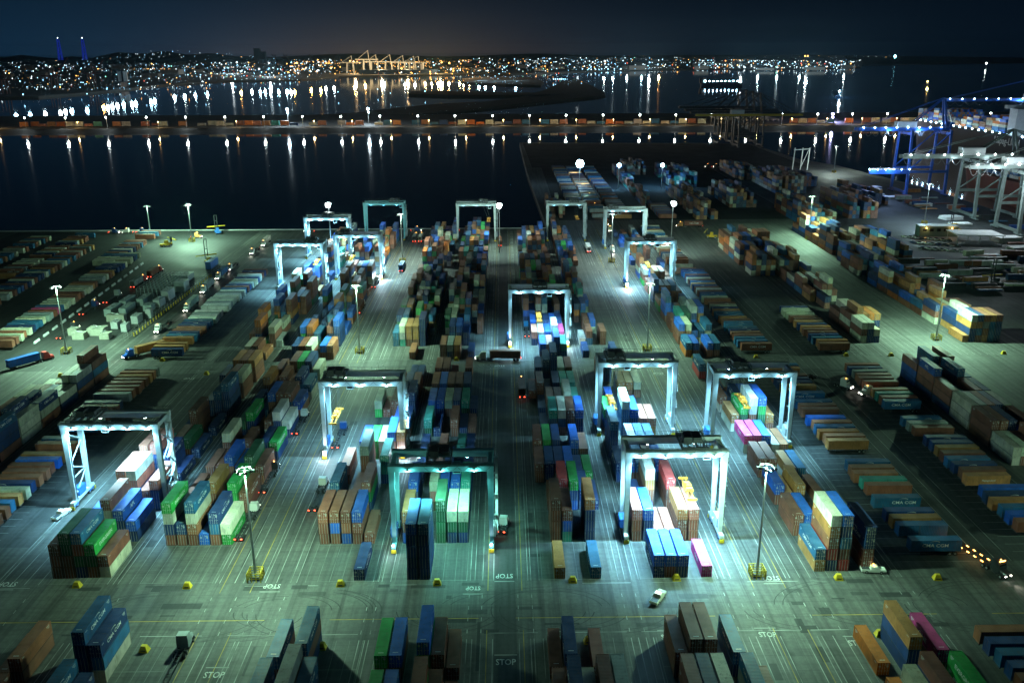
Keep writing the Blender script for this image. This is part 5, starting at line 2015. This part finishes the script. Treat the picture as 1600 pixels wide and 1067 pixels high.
def scatter(n, x0, x1, y0, y1, w, r0, r1, bias=1.0):
    for _ in range(n):
        t = rcty.random()
        px = x0 + (x1 - x0) * t
        py = y0 + (y1 - y0) * rcty.random() ** bias
        city_light(px, py, rcty.uniform(4, 16), r0 + (r1 - r0) * rcty.random() ** 3, pickk(w))


scatter(560, 0, 330, 100, 141, (5, 5, 1.5, .25, .5), .35, 2.3, .9)
scatter(330, 0, 360, 88, 112, (5, 5, 1.2, .25, .5), .3, 1.5)
scatter(420, 200, 520, 84, 121, (5, 4, .9, .25, .3), .3, 1.7)
scatter(240, 330, 520, 92, 112, (5, 5, 3, .2, .2), .5, 2.8)
scatter(300, 440, 735, 94, 116, (2, 1, 8, .2, .1), .5, 3.0)
scatter(230, 620, 860, 92, 116, (3, 3, 4, .2, .5), .4, 2.3)
scatter(230, 740, 980, 90, 112, (4, 5, 1, .2, .5), .35, 2.2)
scatter(330, 820, 1150, 88, 108, (5, 4, 2, .4, .6), .35, 2.4)
scatter(330, 1080, 1345, 94, 107, (7, 3, 1.5, .15, .3), .4, 2.6)
scatter(420, 0, 1400, 80.5, 93, (4, 4, 1.5, .15, .3), .25, .9)
scatter(70, 1180, 1600, 80, 84, (4, 3, 2, .2, .3), .3, .7)
scatter(120, 330, 470, 108, 125, (5, 6, 2, .2, .3), .4, 2.6)
scatter(123, 700, 930, 118, 132, (3, 6, 1, .2, 1), .3, 1.4)
scatter(95, 560, 850, 160, 180, (3, 6, .6, .2, 1), .2, .55)
for _ in range(170):        # lights climbing the hillside
    x = rcty.gauss(-3900, 900)
    zmax = 20 + 120 * math.exp(-((x + 3600) / 900.0) ** 2)
    CITY[pickk((4, 4, 1, .1, .3))].ball((x, 10150 + rcty.uniform(0, 700), rcty.uniform(8, zmax)), rcty.uniform(1.0, 3.0))
for row in range(26):       # streets: strings of evenly spaced lamps
    px, py = rcty.uniform(0, 1250), rcty.uniform(88, 108)
    kd = "sodium" if 430 < px < 760 or rcty.random() < .25 else "white"
    for q in range(rcty.randint(5, 14)):
        city_light(px + q * rcty.choice((3.2, 4.5)), py + q * .04, 10, .9, kd)
for k in range(14):
    city_light(865 + k * 3 if k < 7 else 840 + k * 10, 124 if k < 7 else 108, 8, 2.6, "blue")
for (px, py, kd, r) in [(75, 91, "sodium", 2.6), (237, 100, "sodium", 2.6), (153, 108, "sodium", 2.4), (36, 148, "blue", 3.4), (136, 147, "blue", 2.6), (227, 147, "blue", 2.4), (320, 146, "blue", 2.8),
                        (435, 146, "blue", 2.6), (528, 144, "blue", 2.4), (590, 140, "blue", 2.4), (610, 146, "blue", 2.2), (664, 143, "blue", 2.8), (1262, 88, "sodium", 3.4), (1258, 88, "sodium", 3.0),
                        (330, 115, "sodium", 3.0), (450, 98, "sodium", 3.2), (523, 97, "sodium", 3.6), (498, 97, "sodium", 3.0), (562, 99, "sodium", 2.6), (667, 97, "sodium", 3.4), (690, 98, "sodium", 3.4),
                        (702, 99, "sodium", 3.4), (720, 100, "sodium", 3.0), (765, 98, "blue", 3.6), (788, 106, "blue", 3.6), (370, 98, "white", 3.8), (1180, 96, "white", 3.0), (945, 96, "white", 3.0),
                        (1018, 94, "sodium", 3.2), (1015, 98, "blue", 3.2), (980, 99, "red", 2.4), (868, 115, "red", 1.6), (873, 115, "red", 1.6)]:
    city_light(px, py, 12, r, kd)
for k, (colr, st) in {"white": ((.75, .95, 1.0), 5.0), "blue": ((.32, .70, 1.0), 5.0), "sodium": ((1.0, .46, .10), 7.0), "red": ((1.0, .12, .06), 2.6), "green": ((.35, 1.0, .7), 2.2)}.items():
    o = CITY[k].build("city_lights", mat("city_light_" + k, colr, emit=(colr, st)))
    stuff(o, "countless %s lights scattered across the far shore" % {"white": "white", "blue": "bluish", "sodium": "amber", "red": "red", "green": "green"}[k], "lights")
# stronger lamps of the far terminals: they light the quays and streak the water
for (px, py, pw, col) in [(20, 150, 1.0, 'b'), (42, 149, .6, 'b'), (66, 148, .8, 'w'), (90, 147, .6, 'w'), (98, 146, .8, 'w'), (108, 145, 1.0, 'b'), (132, 144, .8, 'b'), (158, 141, 1.3, 's'), (165, 141, 1.3, 'w'),
                          (172, 140, 1.2, 'w'), (180, 139, 1.1, 'w'), (190, 138, 1.4, 'b'), (203, 137, 1.6, 'b'), (209, 137, 1.6, 'b'), (233, 135, 1.2, 'b'), (239, 134, 1.2, 'b'), (270, 130, 1.0, 'w'),
                          (286, 129, 1.0, 'w'), (303, 128, .9, 'b'), (322, 127, .9, 'w'), (375, 125, 1.5, 's'), (392, 124, .8, 'w'), (405, 124, 1.3, 'b'), (413, 124, 1.3, 'b'), (421, 124, 1.4, 'b'),
                          (434, 124, 1.0, 'b'), (447, 124, 1.2, 'b'), (453, 124, 1.2, 'w'), (459, 124, 1.3, 's'), (485, 122, 1.0, 's'), (500, 122, 1.6, 's'), (508, 121, 1.2, 'w'), (521, 120, .8, 'w'),
                          (553, 119, 1.2, 's'), (570, 117, 2.2, 's'), (600, 116, 1.2, 'w'), (632, 116, 1.0, 'w'), (648, 116, 1.0, 'w'), (664, 115, 2.8, 's'), (674, 115, 2.6, 's'), (684, 115, 2.8, 's'), (691, 115, 2.0, 's'), (701, 115, 2.6, 's'),
                          (718, 115, 1.8, 's'), (724, 115, 1.8, 's'), (733, 115, 1.8, 's'), (748, 119, .7, 'b'), (758, 119, .7, 'b'), (772, 119, .7, 'b'), (806, 119, .6, 'b'), (944, 109, 1.8, 'w'),
                          (958, 109, 1.8, 'w'), (980, 108, 1.8, 'w'), (1003, 108, 2.4, 'b'), (1030, 108, 2.6, 's'), (1185, 107, 2.0, 'w'), (1215, 107, 2.0, 'w'), (1250, 107, 1.6, 'w'), (1320, 106, 1.6, 'w')]:
    x, y = G(px, py, 20)
    colr = {'b': (.45, .80, 1.0), 'w': (.70, .92, 1.0), 's': (1.0, .52, .14)}[col]
    lamp("terminal_light", (x, y, 20), pw * 120000 * (y / 3500.0) ** 2, colr, 4.0)


# far container cranes: lit white frames and dark raised booms
def far_crane(px, py, hpx, label, m, boom=None, z0=2.0, width=30):
    x, y = G(px, py)
    k = y / 1400.0
    h = hpx * k
    root = thing("far_crane", label, "crane", (x, y, z0), 0, "quay cranes on the far shore")
    w = width
    t = max(2.0, 1.1 * k)
    b = MB()
    for sx in (-.5, .5):
        for sy in (-.4, .4):
            b.beam((sx * w, sy * w, 0), (sx * w * .8, sy * w, h * .62), t)
    b.build("legs", m, root)
    MB().box(-w * 1.6, w * 1.6, -t, t, h * .58, h * .58 + t * 1.3).build("girder", m, root)
    MB().beam((w * .3, 0, h * .62), (w * .2, 0, h), t * .8).build("apex", m, root)
    MB().beam((w * .2, 0, h), (-w * 1.3, 0, h * .6), t * .4).build("stay", m, root)
    if boom:
        MB().beam((w * .5, 0, h * .6), (w * .5 + boom * k, 0, h * .6 + abs(boom) * k * 1.15), t * .9).build("boom", m, root)
    return root


M_FARW = mat("far_crane_white", (.36, .38, .38), .5)
M_FARD = mat("far_crane_dark", (.12, .05, .05), .6)
for i, (px, hp) in enumerate([(548, 24), (574, 32), (586, 26), (608, 26), (628, 25), (645, 24), (652, 24)]):
    far_crane(px, 115, hp, "floodlit white crane above the long navy ship, %s from the left" % ORD[i], M_FARW, width=40)
for i, (px, py, hp, bm_) in enumerate([(8, 148, 34, 20), (85, 142, 34, 22), (145, 138, 34, 16), (430, 108, 20, -7), (448, 108, 20, -8), (490, 110, 20, -9), (530, 112, 22, -8), (405, 112, 18, 0)]):
    far_crane(px, py, hp, "dark far crane with raised boom, %s from the left on the far shore" % ORD[i], M_FARD if i < 3 else M_DKMETAL, boom=bm_, width=22 if i < 3 else 34)
for (px, py, n) in ((560, 105, 6), (600, 105, 6), (640, 105, 6), (690, 105, 5), (370, 105, 5), (430, 108, 4), (1150, 102, 6), (1250, 102, 6), (1010, 102, 5), (900, 104, 4)):
    x, y = G(px, py, 35)
    colr = (1, .68, .32) if 540 < px < 730 else (.8, .95, 1)
    lamp("terminal_floodlight", (x, y - 120, 45), 1.3e6 * n / 6, colr, 6)
# two blue bridge towers; floodlighting is put into the paint as glow
M_BLUEGLOW = mat("bridge_blue_glow", (.06, .1, .6), .6, emit=((0.004, 0.012, 0.16), 1.0))
for i, (px, lab) in enumerate([(96, "left"), (134, "right")]):
    x, y = G(px, 100)
    k = y / 1400.0
    root = thing("bridge_tower", "blue floodlit suspension bridge tower, %s one of two" % lab, "bridge tower", (x, y, 2), 0, "blue bridge towers")
    h = 36 * k
    for s in (-1, 1):
        MB().beam((s * 2.6 * k, 0, 0), (s * 1.3 * k, 0, h * .95), 2.6 * k, 2.6 * k, 1.1 * k, 1.1 * k).build("leg", M_BLUEGLOW, root)
    for z in (.35, .6, .85):
        MB().box(-2.0 * k, 2.0 * k, -.8 * k, .8 * k, h * z, h * z + 1.4 * k).build("cross_strut", M_BLUEGLOW, root)
    MB().ball((0, 0, h), 1.0 * k).build("tower_light", mat("city_light_white", (.85, 1, .98)), root)
# dark far blocks and towers
rbk = random.Random(17)
bl = MB()
for k in range(150):
    px = rbk.uniform(0, 1340)
    py = rbk.uniform(90, 112 if px > 350 else 128)
    x, y = G(px, py)
    if y > 14000 or y < 2500:
        continue
    w, h = rbk.uniform(14, 60), rbk.uniform(8, 26)
    bl.box(x - w, x + w, y, y + w, 2, 2 + h)
stuff(bl.build("distant_buildings", mat("distant_wall", (.22, .22, .2), .8)), "low sheds and buildings crowded along the far shore", "buildings")
x, y = G(408, 100)
tw = thing("tower_block", "dark twin tower block rising over the far terminal", "building", (x, y, 2))
MB().box(-60, 0, -30, 30, 0, 150).build("wall", mat("tower_dark", (.05, .05, .055), .7), tw)
MB().box(1, 55, -30, 30, 0, 118).build("wing", mat("tower_dark", (.05, .05, .055), .7), tw)

# ------------------------------------------------------------------ right wharf: canopy, hatch covers, offices, cars
cn = thing("canopy", "large white flat roofed canopy on posts in the right wharf yard", "canopy", (296, 553, 0), -.05)
MB().hull([(-14, -7), (14, -10), (14, 8), (-14, 10)], 6.0, [(-14, -7), (14, -10), (14, 8), (-14, 10)], 6.5).build("roof", M_ROOF, cn)
for q in ((-13, -6), (13, -9), (13, 7), (-13, 9), (0, -7.5), (0, 8.5)):
    MB().tube((q[0], q[1], 0), (q[0], q[1], 5.99), .25, 8).build("post", M_STEEL, cn)
for i, (px, py, w, d, n) in enumerate([(1395, 310, 12, 9, 2), (1438, 322, 14, 10, 3), (1485, 343, 14, 9, 3), (1500, 352, 14, 7, 2), (1572, 378, 16, 9, 4), (1590, 392, 12, 7, 3), (1372, 306, 9, 6, 2), (1545, 402, 13, 5, 2)]):
    x, y = at(px, py)
    root = thing("hatch_cover_stack", "pale flat ship hatch covers piled on the wharf, %s pile from the left" % ORD[i], "hatch covers", (x, y, 0), .1 * (i % 3), "hatch cover piles on the wharf")
    for k in range(n):
        MB().box(-w / 2 + .2 * k, w / 2 - .2 * (k % 2), -d / 2, d / 2 - .3 * k, .3 + k * .85, .3 + k * .85 + .6).build("hatch_cover", M_ROOF if i in (1, 2, 4) or k == n - 1 else M_CABGREY, root)
of = thing("office_block", "dark green site office with two amber wall lamps on the wharf", "building", (283, 577, 0), -.1)
MB().box(-12, 12, -4, 4, 0, 6.5).build("wall", mat("office_green", (.06, .1, .09), .7), of)
MB().box(-12.3, 12.3, -4.3, 4.3, 6.502, 6.8).build("roof", M_CABGREY, of)
for k in range(5):
    MB().box(-10 + k * 4.4, -7.6 + k * 4.4, -4.06, -4.003, 3.4, 5.2).build("window", M_GLASS, of)
for s in (-1, 1):
    obj("wall_lamp", MB().ball((0, 0, 0), .5).mesh("wall_lamp", M_LAMPA), of, (s * 8, -4.6, 5.6))
    lamp("wall_light", (s * 8, -5.4, 5.4), 700, (1, .6, .2), .3, of)
rp = random.Random(6)
n = 0
for r in range(3):
    for k in range(8):
        px, py = 1412 + k * 10 + r * 14, 371 + r * 9 + k * .8
        pick(px, py, rp.uniform(-.1, .1) + .1, rp.choice("WWskbW"), "parked car, %s in the %s row of the wharf car park" % (ORD[k], ORD[r]), pickup=False)
lamp("wharf_light", (318, 566, 36), 42000, (.8, .95, 1.0), .8, None)
# service trailers and tanks by the handler
for i, (px, py, cc) in enumerate([(1520, 402, 'w'), (1532, 412, 's'), (1548, 418, 'W'), (1566, 424, 's'), (1590, 440, 'b'), (1500, 418, 's'), (1580, 402, 'r')]):
    x, y = at(px, py)
    trailer(x, y, HP + rp.uniform(-.2, .2), cc, "%s boxed trailer, %s of the loose ones by the dark handler" % (PAL[cc][1], ORD[i]), "loose trailers on the wharf", 1, rp)


# ------------------------------------------------------------------ sea haze
hm = bpy.data.materials.new("haze")
hm.use_nodes = True
hm.node_tree.nodes.clear()
ho = hm.node_tree.nodes.new("ShaderNodeOutputMaterial")
hv = hm.node_tree.nodes.new("ShaderNodeVolumePrincipled")
hv.inputs["Color"].default_value = (0.45, 0.80, 1.0, 1)
hv.inputs["Density"].default_value = 0.0000085
hv.inputs["Anisotropy"].default_value = 0.8
hm.node_tree.links.new(hv.outputs[0], ho.inputs["Volume"])
hz_box = stuff(MB().box(-17000, 17000, -400, 23000, -9.0, 260.0).build("haze", hm), "thin sea haze over the harbour", "haze")
